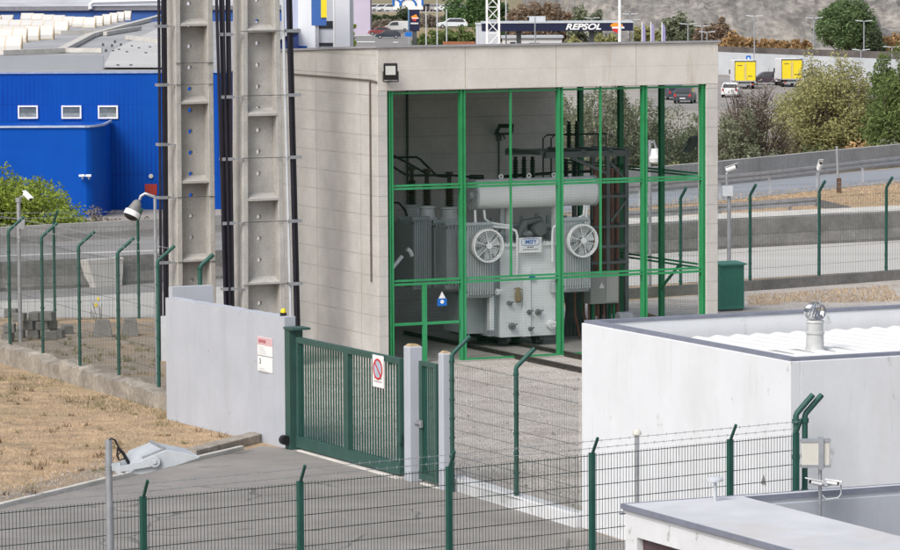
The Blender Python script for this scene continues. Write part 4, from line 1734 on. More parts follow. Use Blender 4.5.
# roof sheet with trapezoid ribs running front to back
mb = MB()
zr = Hw - .33
x = pt_ + .3
prof = []
while x < WX - .3:
    prof += [(x, 0), (x + .26, .075), (x + .31, .075), (x + .36, 0)]
    x += .36
o = 0
for y, dz in ((-pt_ - .22, 0), (-Lf + pt_ + .01, .10)):
    for (xx, zz) in prof:
        mb.v.append((xx, y, zr + zz + dz))
n = len(prof)
for i in range(n - 1):
    mb.f.append((i, i + 1, n + i + 1, n + i))
mb.build('roof_sheet', 'sheet_white', wbld)
mb = MB()
mb.box(pt_, WX - pt_, -Lf + pt_, -pt_, zr - .12, zr - .06)
mb.build('roof_deck', mat('gutter_grey', (.24, .26, .26), .8, .1, 3), wbld)
mb = MB()
for i in range(24):
    for j in range(6):
        mb.cyl((pt_ + .33 + .26 + i * .36, -.6 - j * .95, zr + .06), (pt_ + .33 + .26 + i * .36, -.6 - j * .95, zr + .09), .012, n=6)
mb.build('roof_screw', 'grey_paint', wbld)


def on_roof(u, v, z):
    r = ray(u, v)
    t = (z - HCAM) / r.z
    return FW.loc(CAMPOS + r * t)


p = on_roof(815, 352, zr + .08)
tv = thing('turbine_vent', 'shiny ball turbine vent on a grey stack on the white roof', 'vent', FW.w(p.x, p.y, zr + .09), ANG)
mb = MB()
mb.box(-.75, .55, -.25, .35, -.03, .012)
mb.build('flashing', mat('lead_flashing', (.36, .37, .37), .7, .1, 3), tv)
mb = MB()
mb.lathe((0, 0, .01), Z, [(0, .16), (.06, .135), (.25, .13), (.26, .145), (.29, .145), (.30, .125), (.42, .125), (.43, .14), (.46, .13)], 18)
mb.build('stack', mat('stack_grey', (.50, .51, .51), .5, .1, 4), tv, smooth=True)
mb = MB()
for k in range(18):
    t0 = k * 2 * math.pi / 18
    pts = []
    for j in range(7):
        q = -1.2 + 2.4 * j / 6
        rr = .17 * math.cos(q)
        pts.append((rr * math.cos(t0 + q * .35), rr * math.sin(t0 + q * .35), .60 + .15 * math.sin(q)))
    pts2 = [(x * .80 * 1.0 + .0 * y - y * .2, y * .80 + x * .2, z) for x, y, z in pts]
    for j in range(6):
        mb.add([pts[j], pts[j + 1], pts2[j + 1], pts2[j]], [(0, 1, 2, 3)])
mb.cyl((0, 0, .74), (0, 0, .76), .08, n=12)
mb.build('turbine', 'chrome', tv, smooth=True)
# small triangle sign low on the wall, left face
q = FW.A(764, 482, 0)
st = small_tri_sign(FW.w(-.012, q.y, q.z - .03), .13, 'warning_sign', 'small grey triangle sign low on the white building wall', False, ANG - math.pi / 2)
M['tri_grey'] = mat('weathered_sign_grey', (.22, .20, .19), .6)
st.children[0].data.materials[0] = M['tri_grey']

# post with mushroom cap
p = D(637, 500, 57.0)
mp_ = thing('vent_post', 'thin grey post with a cream mushroom cap by the white wall', 'post', Vector((D(637, 430, 57).x, 57.0, 0)))
h = D(637, 434, 57).z
MB().cyl((0, 0, 0), (0, 0, h), .035, n=10).build('pole', 'galv', mp_, smooth=True)
MB().lathe((0, 0, h - .03), Z, [(0, .04), (.02, .065), (.06, .065), (.10, .035), (.11, .01)], 12).build('cap', 'cream', mp_, smooth=True)

# ------------------------------------------------------------------ FOREGROUND LOW ROOF (bottom right)
KY = 46.0
K0 = D(620, 504, KY)
FK = Frame(Vector((K0.x, K0.y, 0)))
zk = K0.z
print('kiosk z', zk)
ko = thing('low_building', 'low white annex with flat pale roof wrapped round a recess', 'building', FK.o, ANG)


def onk(u, v, z=None):
    z = zk if z is None else z
    return FK.loc(P(u, v, z))


ka = onk(744.5, 497)          # back left corner of the recess
kb = onk(900, 484)
kc = onk(900, 538)
xi, yi = ka.x, ka.y
print('recess', ka, kb, kc)
x_end, y_end = 6.0, -7.0
mb = MB()
th = .10
mb.prism([(0.03, -.03, zk - th), (x_end, -.03, zk - th), (x_end, yi, zk - th), (xi, yi, zk - th), (xi, y_end, zk - th), (.03, y_end, zk - th)], (0, 0, th + .001))
mb.build('roof', 'roof_slab', ko)
mb = MB()
hb = .055
mb.prism([(0, 0, zk - th - .03), (x_end, 0, zk - th - .03), (x_end, .028, zk - th - .03), (0, .028, zk - th - .03)], (0, 0, 0.02))
mb.box(0.0, .03, y_end, 0, zk - hb, zk + .006)
mb.box(.03, x_end, -.03, 0, zk - hb, zk + .006)
mb.box(xi + .001, x_end, yi - .03, yi, zk - hb, zk + .006)
mb.build('edge_trim', 'coping', ko)
# walls
mb = MB()
o0 = .04
wo = FK.A(637, 538, .04).y
oz = FK.A(637, 537.5, .04).z
mb.box(o0, o0 + .2, y_end, -3.2, 0, zk - th)
mb.box(o0, o0 + .2, wo, -.06, 0, zk - th)
mb.box(o0, o0 + .2, -3.2, wo, oz, zk - th)
mb.box(o0, o0 + .2, -3.2, wo, 0, .9)
mb.build('wall', 'white_rough', ko)
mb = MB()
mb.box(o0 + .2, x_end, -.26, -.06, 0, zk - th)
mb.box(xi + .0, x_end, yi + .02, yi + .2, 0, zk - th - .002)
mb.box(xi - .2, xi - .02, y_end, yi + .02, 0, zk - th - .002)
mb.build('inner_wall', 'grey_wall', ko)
mb = MB()
mb.box(o0 + .08, o0 + .11, -3.2, wo, .9, oz)
mb.build('window', mat('dim_window', (.10, .06, .07), .4), ko)

# antenna panel and CCTV on a post in the recess corner
a_ = onk(819, 516, zk - .3)
AYY = FK.w(0, 0, 0).y
lo_, hi_ = 42.0, 52.0
for _ in range(50):
    m__ = (lo_ + hi_) / 2
    if FK.loc(D(820, 500, m__)).y < yi - .35:
        lo_ = m__
    else:
        hi_ = m__
AYY = lo_
print('antenna y', AYY)
ap = thing('camera_post', 'short post with a cream antenna panel and two white cameras over the low roof', 'camera post', Vector((D(820, 500, AYY).x, AYY, 0)))


def al(u, v, dy=0):
    q = D(u, v, AYY + dy)
    return Vector((q.x - ap.location.x, dy, q.z))


mb = MB()
a, b = al(820, 515), al(820.5, 437)
mb.cyl((0, 0, 0), (0, 0, b.z), .022, n=10)
mb.build('pole', 'galv', ap, smooth=True)
a, b = al(801, 439), al(829, 466)
MB().box(a.x, b.x, -.10, -.03, b.z, a.z).build('antenna_panel', 'cream', ap, bevel=.01)
mb = MB()
for z in (a.z - .01, b.z + .01):
    mb.box(a.x - .01, b.x + .01, -.11, -.02, z - .018, z + .018)
mb.box(-.03, .03, -.13, -.02, b.z - .03, a.z + .03)
mb.build('bracket', 'galv', ap)
mb = MB()
mb.tube([al(819, 484), al(825, 486), al(839, 482)], .018, 6)
mb.tube([al(841, 485), al(841, 494), al(838, 498), al(826, 499.5), al(822, 495)], .010, 6)
mb.build('cable', 'grey_paint', ap)


def cctv(parent, p, d, L=.22, r=.045):
    p, d = Vector(p), Vector(d).normalized()
    mb = MB()
    mb.cyl(p, p + d * L, r, n=12)
    cm = mb.build('camera', 'white', parent, smooth=True)
    mb = MB()
    q = p + Z * (r + .008)
    mb.bar(q - d * .02, q + d * (L + .06), r * 2.3, .012)
    mb.build('hood', 'white', cm)
    MB().cyl(p + d * L, p + d * (L + .012), r * .8, n=12).build('lens', 'black', cm)
    return cm


cctv(ap, al(821, 484, -.05), (-.9, -.3, .22), .14, .028)
cctv(ap, al(827, 482, -.02), (.9, -.3, -.12), .13, .026)
# small white lamp on the roof strip near (715,480)
p = FK.B(715, 497, -.3)
tl = thing('roof_lamp', 'tiny white mushroom lamp standing on the low roof edge', 'lamp', FK.w(p.x, -.3, zk + .001), ANG)
h = .22
MB().cyl((0, 0, 0), (0, 0, h), .02, n=8).build('stem', 'grey_paint', tl)
MB().lathe((0, 0, h), Z, [(0, .02), (.02, .10), (.05, .10), (.07, .04)], 12).build('head', 'grey_paint', tl)

# ------------------------------------------------------------------ FLOODLIGHT POLE (front left)
LY = 46.5
q = D(108.5, 440, LY)
fp = thing('lamp_post', 'grey post with a big wedge shaped floodlight above the near fence', 'lamp post', Vector((q.x, LY, 0)))


def fl_(u, v, dy=0):
    w = D(u, v, LY + dy)
    return Vector((w.x - q.x, dy, w.z))


MB().cyl((0, 0, 0), (0, 0, q.z), .043, n=14).build('pole', 'galv', fp, smooth=True)
mb = MB()
for v in (466, 469, 472):
    z = fl_(108, v).z
    mb.cyl((0, 0, z - .008), (0, 0, z + .008), .05, n=14)
mb.build('clamp', 'galv', fp)
pr = [(143.5, 459), (166, 450), (200, 456.3), (199.5, 458.2), (178, 465.5), (141, 475), (132.5, 474)]
hh = .27
mb = MB()
A_ = [fl_(u, v, -hh) for u, v in pr]
B_ = [p + Vector((-.22, .52, .035)) for p in A_]
n = len(pr)
mb.add(A_ + B_, [tuple(range(n)), tuple(range(2 * n - 1, n - 1, -1))] + [(i, i + n, (i + 1) % n + n, (i + 1) % n) for i in range(n)])
hd = mb.build('lamp_head', 'lamp_grey', fp, bevel=.008)
mb = MB()
mb.bar(A_[0] + Vector((-.02, .03, .012)), A_[1] + Vector((-.02, .03, .012)), .03, .02)
mb.bar(A_[1] + Vector((-.02, .03, .012)), B_[1] + Vector((0, -.03, .012)), .03, .02)
mb.build('seam', 'galv', hd)
mb = MB()
c = fl_(155, 461.5, -hh - .01)
mb.cyl(c, c + Vector((0, -.05, 0)), .068, n=18)
mb.cyl(c + Vector((0, -.05, 0)), c + Vector((0, -.065, 0)), .03, n=12)
mb.build('pivot', 'lamp_grey', hd, bevel=.006)
mb = MB()
mb.bar(fl_(112, 467), fl_(121, 466), .09)
mb.bar(fl_(120, 469, -hh - .03), fl_(155, 463, -hh - .03), .03, .07)
mb.bar(fl_(119, 470, -hh - .03), fl_(122, 470, hh), .08)
mb.build('bracket', 'lamp_grey', fp)
mb = MB()
mb.tube([fl_(109, 440), fl_(111, 438.5), fl_(115, 440), fl_(118, 446), fl_(117, 456), fl_(119, 460), fl_(124, 459), fl_(125, 455), fl_(121, 451.5), fl_(117.5, 455), fl_(119, 460)], .012, 6)
mb.tube([fl_(118, 448), fl_(123, 453), fl_(126, 458), fl_(130, 465.5)], .022, 6)
mb.build('cable', 'black', fp)

# ------------------------------------------------------------------ LEFT YARD THINGS
def lamp_pole_cam(u, vb, vt, label, box=None):
    b = P(u, vb)
    t = thing('camera_pole', label, 'camera pole', b)
    h = D(u, vt, b.y).z
    MB().cyl((0, 0, 0), (0, 0, h), .05, .045, n=12).build('pole', 'galv', t, smooth=True)
    return t, b, h


t, b, h = lamp_pole_cam(20.5, 342, 202, 'grey pole with a white camera behind the left fence')
MB().cyl((0, 0, h), (0, 0, h + .10), .07, n=10).build('cap', 'galv', t)
mb = MB()
mb.tube([(0, 0, h), (.05, -.05, h + .12), (.13, -.08, h + .14)], .02, 6)
mb.build('bracket', 'galv', t)
mb = MB()
mb.box(.0, .14, -.06, .06, h - .62, h - .35)
mb.build('junction_box', 'galv', t)
cctv(t, (.15, -.08, h + .2), (.55, -.5, -.45), .24, .05)

# street lamp hanging left of pole 1
LPY = 80.0
b = D(157, 380, LPY)
sl = thing('street_lamp', 'grey lamp on a slim post left of the left concrete pole', 'street lamp', Vector((b.x, LPY, 0)))


def sll(u, v, dy=0):
    w = D(u, v, LPY + dy)
    return Vector((w.x - b.x, dy, w.z))


mb = MB()
mb.tube([(0, 0, 0), (0, 0, sll(157, 199).z), sll(155, 197), sll(145, 193.5), sll(141, 196), sll(139.5, 200)], .032, 8)
mb.build('pole', 'galv', sl, smooth=True)
ax = (sll(130, 217, -.1) - sll(138, 200)).normalized()
mb = MB()
mb.lathe(sll(138.3, 200.5), ax, [(0, .05), (.05, .09), (.28, .145), (.32, .16), (.36, .16)], 16)
lh = mb.build('lamp_head', mat('weathered_lamp_grey', (.22, .22, .215), .5, .1, 6), sl, smooth=True)
MB().ring(sll(138.3, 200.5) + ax * .25, ax, .12, .168, .11, 18).build('rim', 'white', lh)
mb = MB()
mb.lathe(sll(138.3, 200.5) + ax * .355, ax, [(0, .15), (.05, .13), (.08, .05), (.085, .01)], 16)
mb.build('lens', 'black', lh)

# stone block piles and trapezoid blocks
def rock_pile(u0, u1, vb, vt, n, label_base):
    pass


k = 0
random.seed(21)
stone_spots = [(6, 342, 0), (20, 338, 0), (33, 339, 0), (47, 340, 0), (57, 338, 0), (12, 342, 1), (27, 339, 1), (40, 339, 1), (52, 338, 1), (20, 340, 2), (35, 339, 2), (47, 339, 2), (66, 334, 0), (10, 336, 2)]
proto_stone = None
for (u, v, lev) in stone_spots:
    mb = MB()
    w, d_, h = random.uniform(.24, .34), random.uniform(.2, .3), .21
    pts = []
    for z in (0, h):
        for (sx, sy) in ((-1, -1), (1, -1), (1, 1), (-1, 1)):
            pts.append((sx * w / 2 * random.uniform(.85, 1.05), sy * d_ / 2 * random.uniform(.8, 1.05), z + random.uniform(-.015, .015) * (z > 0)))
    mb.hexa(pts)
    ob = mb.build('stone_block', 'jersey', bevel=.02)
    p = P(u, v)
    ob.location = (p.x + random.uniform(-.05, .05), p.y, lev * .215)
    ob.rotation_euler = (0, 0, random.uniform(-.5, .5))
    tag(ob, 'rough grey stone block in the pile behind the left fence', 'stone', 'stone blocks piled behind the left fence')
for (u0, u1, v0, v1, lab) in ((92, 113, 337, 319, 'tapered grey concrete block on the dirt with yellow flowers, left of the pair'), (121.5, 139, 336, 318, 'tapered grey concrete block on the dirt, right of the pair')):
    p = P((u0 + u1) / 2, v0)
    px = FPX / p.y
    w = (u1 - u0) / px * .93
    h = (v0 - v1) / px * .97
    mb = MB()
    mb.hexa([(-w / 2, -.22, 0), (w / 2, -.22, 0), (w / 2, .22, 0), (-w / 2, .22, 0), (-w * .33, -.13, h), (w * .36, -.13, h), (w * .36, .13, h), (-w * .33, .13, h)])
    ob = mb.build('concrete_block', 'jersey', bevel=.02)
    ob.location = p
    ob.rotation_euler = (0, 0, .15)
    tag(ob, lab, 'concrete block')
# yellow flower weed by the left block
p = P(99, 332)
wf = thing('weed', 'small yellow flowered weed beside the tapered concrete block', 'plant', p)
mb = MB()
for k in range(9):
    e = Vector((random.uniform(-.25, .25), random.uniform(-.1, .1), random.uniform(.4, .75)))
    mb.tube([(0, 0, 0), e * .5 + Vector((.02, 0, .03)), e], .008, 4)
mb.build('stem', 'leaf_grey', wf)
mb = MB()
for k in range(5):
    c = Vector((random.uniform(-.12, .02), random.uniform(-.1, .1), random.uniform(.62, .80)))
    mb.ball(c, .03, 6, 4)
mb.build('flower', 'yellow', wf)
# pale panel behind post
p = P(165, 361)
mb = MB()
mb.box(-.08, .08, -.06, .06, 0, 1.0)
ob = mb.build('marker_slab', 'grey_paint')
ob.location = p
tag(ob, 'narrow pale grey slab standing left of the wall end', 'slab')
# rail bar at low height behind fence
# ------------------------------------------------------------------ ROAD BARRIERS
def jersey(name, label, pts, h, m='jersey', base=.55, top=.2, cat='barrier', split=0):
    pts = [Vector((p.x, p.y, p.z)) for p in pts]
    o = pts[0].copy()
    mb = MB()
    prof = [(-base / 2, 0), (-base / 2, .1), (-top / 2 - .04, .35 * h / .8), (-top / 2, h), (top / 2, h), (top / 2 + .04, .35 * h / .8), (base / 2, .1), (base / 2, 0)]
    n = len(prof)
    for i, p in enumerate(pts):
        d = (pts[min(i + 1, len(pts) - 1)] - pts[max(i - 1, 0)]).normalized()
        s = d.cross(Z).normalized()
        for (x, z) in prof:
            mb.v.append(tuple(p - o + s * x * -1 + Z * z))
    for i in range(len(pts) - 1):
        for k in range(n - 1):
            a = i * n + k
            mb.f.append((a, a + 1, a + n + 1, a + n))
    mb.f.append(tuple(range(n)))
    e = (len(pts) - 1) * n
    mb.f.append(tuple(range(e + n - 1, e - 1, -1)))
    ob = mb.build(name, m)
    ob.location = o
    return tag(ob, label, cat)


jersey('road_barrier', 'grey concrete road barrier along the road at left, broken by a pale block', [P(-80, 298), P(0, 291), P(86, 287)], .78)
jersey('road_barrier', 'grey concrete road barrier left of the concrete poles beyond the pale block', [P(119, 284.5), P(240, 277), P(330, 271)], .78)
p = [P(84, 288), P(121, 285)]
mb = MB()
w = (p[1] - p[0]).length
ob = MB().hexa([(w * .12, -.3, 0), (w * .85, -.3, 0), (w * .85, .3, 0), (w * .12, .3, 0), (0, -.15, .76), (w, -.15, .76), (w, .15, .76), (0, .15, .76)]).build('barrier_block', mat('pale_block', (.52, .50, .47), .9, .08, 2), bevel=.02)
ob.location = p[0]
d = p[1] - p[0]
ob.rotation_euler = (0, 0, math.atan2(d.y, d.x))
tag(ob, 'pale tapered concrete block filling the gap in the left road barrier', 'concrete block')
jb = jersey('road_barrier', 'long grey concrete road barrier along the road at right', [P(545, 260), P(600, 256), P(720, 248), P(800, 244), P(900, 239), P(1100, 229)], .86, base=.95, top=.62)
pts_ = [P(545, 260), P(600, 256), P(720, 248), P(800, 244), P(900, 239), P(1100, 229)]
mb = MB()
for k in range(len(pts_) - 1):
    mb.bar(pts_[k] + E2 * 1.45 + Z * .42, pts_[k + 1] + E2 * 1.45 + Z * .42, 1.9, .86)
structure(mb.build('verge_strip', 'kerb'))
jersey('retaining_wall', 'low concrete wall along the far side of the slip road at left', [P(-120, 252), P(0, 245), P(155, 236), P(300, 227), P(420, 218)], .55, 'parapet', .3, .25, 'wall')
# parapet of the ramp
def wall_path(name, label, pts, h, th, m, cat='wall'):
    o = Vector(pts[0])
    mb = MB()
    for i in range(len(pts) - 1):
        a, b = Vector(pts[i]) - o, Vector(pts[i + 1]) - o
        mb.bar(a + Z * h / 2, b + Z * h / 2, th, h)
    ob = mb.build(name, m)
    ob.location = o
    return tag(ob, label, cat)


wall_path('parapet', 'grey concrete parapet along the far edge of the ramp at right', [P(545, 201), P(640, 193), P(720, 185), P(800, 176.5), P(900, 166), P(1050, 150)], .92, .3, 'parapet')


def guard_rail(name, label, pts, hgt, n_per=3.0):
    o = Vector(pts[0])
    t = thing(name, label, 'guard rail', o)
    L = [Vector(p) - o for p in pts]
    mb = MB()
    for i in range(len(L) - 1):
        a, b = L[i], L[i + 1]
        for (z, w) in ((hgt, .1), (hgt - .16, .1)):
            mb.bar(a + Z * z, b + Z * z, .05, w)
        mb.bar(a + Z * (hgt - .08) + E2 * .03, b + Z * (hgt - .08) + E2 * .03, .03, .16)
    mb.build('rail', 'rail_pale', t)
    for i in range(len(L) - 1):
        a, b = L[i], L[i + 1]
        m_ = max(1, int((b - a).length / n_per))
        for k in range(m_):
            p = a.lerp(b, k / m_)
            MB().box(p.x - .05, p.x + .05, p.y + .07, p.y + .15, 0, hgt + .02).build('post', 'rail_pale', t)
    return t


guard_rail('guard_rail', 'steel guard rail beside the ramp road, nearer the parapet', [P(560, 215), P(640, 207), P(720, 199), P(770, 194), P(863, 182.5), P(960, 171)], .80)
guard_rail('guard_rail', 'low steel guard rail ending in a slope on the straw bank', [P(560, 237), P(640, 231), P(720, 224), P(790, 219), P(815, 217)], .62)
p0, p1 = P(815, 217), P(850, 213)
g = MB().bar(Vector((0, 0, .5)), p1 - p0 + Z * .08, .05, .26).build('guard_rail', 'galv')
g.location = p0
tag(g, 'sloping end piece of the low guard rail on the straw bank', 'guard rail')
# bent post on bank
p = P(838, 193)
t = thing('marker_post', 'slim grey marker post with rusty foot on the straw bank', 'post', p)
h = D(838, 146, p.y).z
MB().cyl((0, 0, .55), (-.05, 0, h), .045, n=8).build('pole', 'galv', t)
MB().box(-.05, .12, -.05, .05, 0, .55).build('foot', mat('rust', (.12, .075, .05), .9), t)

# CCTV pole right of the building
b = P(729, 299)
t = thing('camera_pole', 'grey camera pole with a box above the green cabinet at right', 'camera pole', b)


def cl(u, v, dy=0):
    w = D(u, v, b.y + dy)
    return Vector((w.x - b.x, dy, w.z))


h = cl(729, 172).z
MB().cyl((0, 0, 0), (0, 0, cl(725, 195).z), .05, n=12).build('pole', 'galv', t, smooth=True)
a1_, a2_ = cl(722.5, 186), cl(733, 196)
MB().box(a1_.x, a2_.x, -.12, .05, a2_.z, a1_.z).build('junction_box', 'grey_paint', t, bevel=.01)
mb = MB()
mb.tube([cl(727, 187), cl(726.5, 174), cl(729, 171)], .03, 8)
mb.build('bracket', 'galv', t)
cctv(t, cl(726.5, 170), (.85, -.3, .32), .27, .07)
# dome camera on grey pole seen through the bay
b = P(650, 297)
t = thing('camera_pole', 'grey pole with a white dome camera seen through the green bay', 'camera pole', b)
h = D(650, 140, b.y).z
MB().cyl((0, 0, 0), (0, 0, h), .045, n=10).build('pole', 'galv', t)
mb = MB()
mb.tube([(0, 0, h - .1), (.1, 0, h - .02), (.17, 0, h - .25)], .03, 8)
mb.build('bracket', 'galv', t)
mb = MB()
mb.lathe((.13, -.05, h - .62), Z, [(0, .05), (.05, .14), (.16, .16), (.2, .12), (.4, .09)], 12)
mb.build('camera', 'white', t, smooth=True)
# camera on back fence post
b = P(819, 282)
t = thing('camera_mount', 'small grey camera on a bracket atop the right rear fence', 'camera', Vector((b.x, b.y + .2, 0)))
h = D(819, 172, b.y).z
MB().cyl((0, 0, 0), (0, 0, h), .03, n=8).build('pole', 'galv', t)
cctv(t, (0, -.02, h + .06), (.2, -.5, .75), .2, .06)

# green cabinet beside the right pillar
c0_ = P(720, 312)
gb = thing('green_cabinet', 'dark green ribbed steel cabinet beside the right pillar', 'cabinet', c0_, ANG)
px = FPX / c0_.y
wg = 27 / px / math.cos(ANG) * .93
hg = D(720, 266, c0_.y).z
mb = MB()
mb.box(0, wg, 0, .45, .06, hg)
for k in range(12):
    a = wg * (k + .5) / 12
    mb.box(a - .012, a + .012, -.012, -.001, .16, hg - .05)
M['cab_green'] = mat('cabinet_green', (.045, .19, .14), .5, .06, 3)
mb.build('housing', 'cab_green', gb)
mb = MB()
mb.hexa([(-.03, -.05, hg + .002), (wg + .05, -.05, hg + .002), (wg + .05, .5, hg + .002), (-.03, .5, hg + .002), (-.03, -.05, hg + .04), (wg + .05, -.05, hg + .04), (wg + .05, .5, hg + .08), (-.03, .5, hg + .08)])
mb.build('lid', 'cab_green', gb)
MB().box(.02, wg - .02, .02, .43, 0, .059).build('plinth', 'steel_dark', gb)

# ------------------------------------------------------------------ TREES
def leaves(mb, c, rad, n, s, rng, flat=.8):
    for _ in range(n):
        while True:
            v = Vector((rng.uniform(-1, 1), rng.uniform(-1, 1), rng.uniform(-1, 1)))
            if v.length <= 1:
                break
        p = c + Vector((v.x * rad, v.y * rad, v.z * rad * flat))
        a = Vector((rng.gauss(0, 1), rng.gauss(0, 1), rng.gauss(0, .7))).normalized()
        b = a.cross(Vector((rng.gauss(0, 1), rng.gauss(0, 1), rng.gauss(0, 1)))).normalized()
        ss = s * rng.uniform(.6, 1.3)
        mb.add([p - a * ss, p + b * ss * .45, p + a * ss, p - b * ss * .45], [(0, 1, 2, 3)])


def tree(name, label, base, h, r, leaf, nclump, nleaf, s, seed, bark='bark', crown0=.3, clump=.3, bare=0.0, group=None, cat='tree', trunk_r=.12, twig=0, flat=1.0, droop=0):
    rng = random.Random(seed)
    t = thing(name, label, cat, base, 0, group)
    tm, lm = MB(), MB()
    top = Vector((rng.uniform(-.1, .1) * r, 0, h * .75))
    tm.tube([(0, 0, -.2), top * .4 + Vector((rng.uniform(-.1, .1), 0, 0)), top], [trunk_r, trunk_r * .75, trunk_r * .2], 7)
    cz = h * (crown0 + 1) / 2
    rz = h * (1 - crown0) / 2
    for i in range(nclump):
        th = rng.uniform(0, 6.283)
        ph = math.acos(rng.uniform(-.75, 1))
        k = rng.uniform(.45, 1.0) ** .6 * (.82 + .25 * noise.noise(Vector((math.cos(th) * 1.5 + seed, math.sin(th) * 1.5, ph))))
        e = Vector((math.sin(ph) * math.cos(th) * r * k, math.sin(ph) * math.sin(th) * r * k, cz + math.cos(ph) * rz * k))
        s0 = Vector((0, 0, h * rng.uniform(.15, .5)))
        mid = s0.lerp(e, .5) + Vector((0, 0, -.05 * h if not droop else .1 * h))
        tm.tube([s0, mid, e], [trunk_r * .45, trunk_r * .25, trunk_r * .06], 5, cap=False)
        for _ in range(twig):
            q = e + Vector((rng.gauss(0, 1), rng.gauss(0, 1), rng.gauss(.3, .8))) * r * clump * .8
            tm.tube([mid.lerp(e, rng.uniform(.3, .9)), q], [trunk_r * .12, trunk_r * .03], 3, cap=False)
        if rng.random() >= bare:
            leaves(lm, e, r * clump * rng.uniform(.7, 1.25), nleaf, s, rng, flat)
    tm.build('trunk', bark, t)
    if lm.f:
        lm.build('crown', leaf, t)
    return t


def bush(name, label, base, rx, h, leaf, n, s, seed, group=None, cat='shrub'):
    rng = random.Random(seed)
    t = thing(name, label, cat, base, 0, group)
    lm, tm = MB(), MB()
    cr = min(rx * .42, h * .4)
    for i in range(int(n * 1.3)):
        th = rng.uniform(0, 6.283)
        ph = math.acos(rng.uniform(-.1, 1))
        k = rng.uniform(.35, 1) ** .5 * (.85 + .3 * noise.noise(Vector((math.cos(th) * 1.3 + seed * 1.7, math.sin(th) * 1.3, ph * 1.5))))
        e = Vector((math.sin(ph) * math.cos(th) * rx * .8 * k, math.sin(ph) * math.sin(th) * rx * .8 * k, cr * .6 + (h - cr * 1.3) * (.08 + .92 * min(1, math.cos(ph) * 1.15)) * rng.uniform(.72, 1.0)))
        if e.z < cr * .4:
            e.z = cr * rng.uniform(.4, 1)
        leaves(lm, e, cr * rng.uniform(.7, 1.1), 38, s, rng, .85)
        if i % 3 == 0:
            tm.tube([(0, 0, 0), e * .5, e], [.03 * rx, .02 * rx, .005 * rx], 4, cap=False)
    tm.build('stem', 'bark', t)
    lm.build('foliage', leaf, t)
    return t


def base_at(u, y, z):
    q = D(u, 200, y)
    return Vector((q.x, y, z))


# left lime green tree behind the slip road wall
b = base_at(22, 128, -3)
tree('lime_tree', 'bright lime green tree behind the low road wall at far left', b, D(0, 163, 128).z + 3, 2.4, 'leaf_lime', 170, 100, .070, 3, crown0=.15, clump=.19, trunk_r=.14)
b = base_at(-14, 127, -3)
tree('lime_tree', 'bright lime green tree cut by the left photo edge', b, D(0, 168, 128).z + 3.3, 2.2, 'leaf_lime', 120, 100, .070, 4, crown0=.1, clump=.2, trunk_r=.14)
b = base_at(62, 126, -2)
bush('lime_shrub', 'lime green shrub right of the lime tree by the road wall', b, 1.4, D(62, 196, 126).z + 2, 'leaf_lime', 60, .075, 5)
for i, (u, vt, yy_) in enumerate(((92, 205, 150), (112, 208, 152), (146, 204, 150))):
    b = base_at(u, yy_, -4)
    bush('scrub', ('grey scrub at the foot of the blue wall, leftmost', 'grey scrub at the foot of the blue wall, middle one', 'grey scrub at the foot of the blue wall under the red panel')[i], b, .8, D(u, vt, yy_).z + 4, 'leaf_grey', 24, .07, 30 + i)

# right side trees beyond the ramp (base on the plain)
def tree_px(label, u, vtop, y, wpx, leaf, nc, nl, s, seed, **k):
    b = base_at(u, y, ZP)
    h = (D(u, vtop, y).z - ZP) * 1.09
    r = wpx / 2 * y / FPX
    nm = k.pop('nm', 'tree')
    return tree(nm, label, b, h, r, leaf, nc, nl, s, seed, **k)


tree_px('big yellow green tree beyond the ramp parapet at right', 832, 56, 185, 128, 'leaf_yellow', 520, 62, .080, 11, crown0=.12, clump=.17, trunk_r=.16)
tree_px('tall mid green tree rising behind the big yellow tree near the right photo edge', 886, 56, 181, 56, 'leaf_mid', 240, 66, .08, 16, crown0=.1, clump=.2, trunk_r=.14)
tree_px('yellow green tree with sparse top left of the big yellow tree', 797, 88, 190, 86, 'leaf_yellow', 220, 42, .078, 12, crown0=.2, clump=.24, trunk_r=.12)
tree_px('bare grey twigged tree with few leaves right of the concrete building', 756, 84, 180, 96, 'leaf_grey', 130, 22, .08, 13, crown0=.15, clump=.24, twig=9, bark='bark', trunk_r=.20)
tree_px('grey olive shrubby tree close to the building right pillar', 733, 112, 178, 74, 'leaf_olive', 120, 60, .085, 14, crown0=.2, clump=.26, trunk_r=.12, twig=3)
tree_px('dense dark green tree cut by the right photo edge', 906, 52, 175, 94, 'leaf_mid', 460, 72, .08, 15, crown0=.08, clump=.18, trunk_r=.16)
for i, (u, vt, wd, lf) in enumerate(((592, 90, 78, 'leaf_olive'), (617, 80, 76, 'leaf_olive'), (645, 97, 80, 'leaf_olive'), (672, 112, 76, 'leaf_olive'), (697, 120, 66, 'leaf_olive'), (566, 98, 60, 'leaf_olive'))):
    tree_px(('second olive tree from left seen through the open bay', 'tallest olive tree seen through the open bay', 'grey olive tree behind the dome camera pole', 'dark olive tree behind the bay floodlight', 'low olive tree just left of the right pillar', 'leftmost olive tree seen through the open bay')[i],
            u, vt, 178 + i * 2, wd, lf, 110, 50, .085, 40 + i, crown0=.12, clump=.24, trunk_r=.13, twig=2, bark='bark_pale', nm='olive_tree')
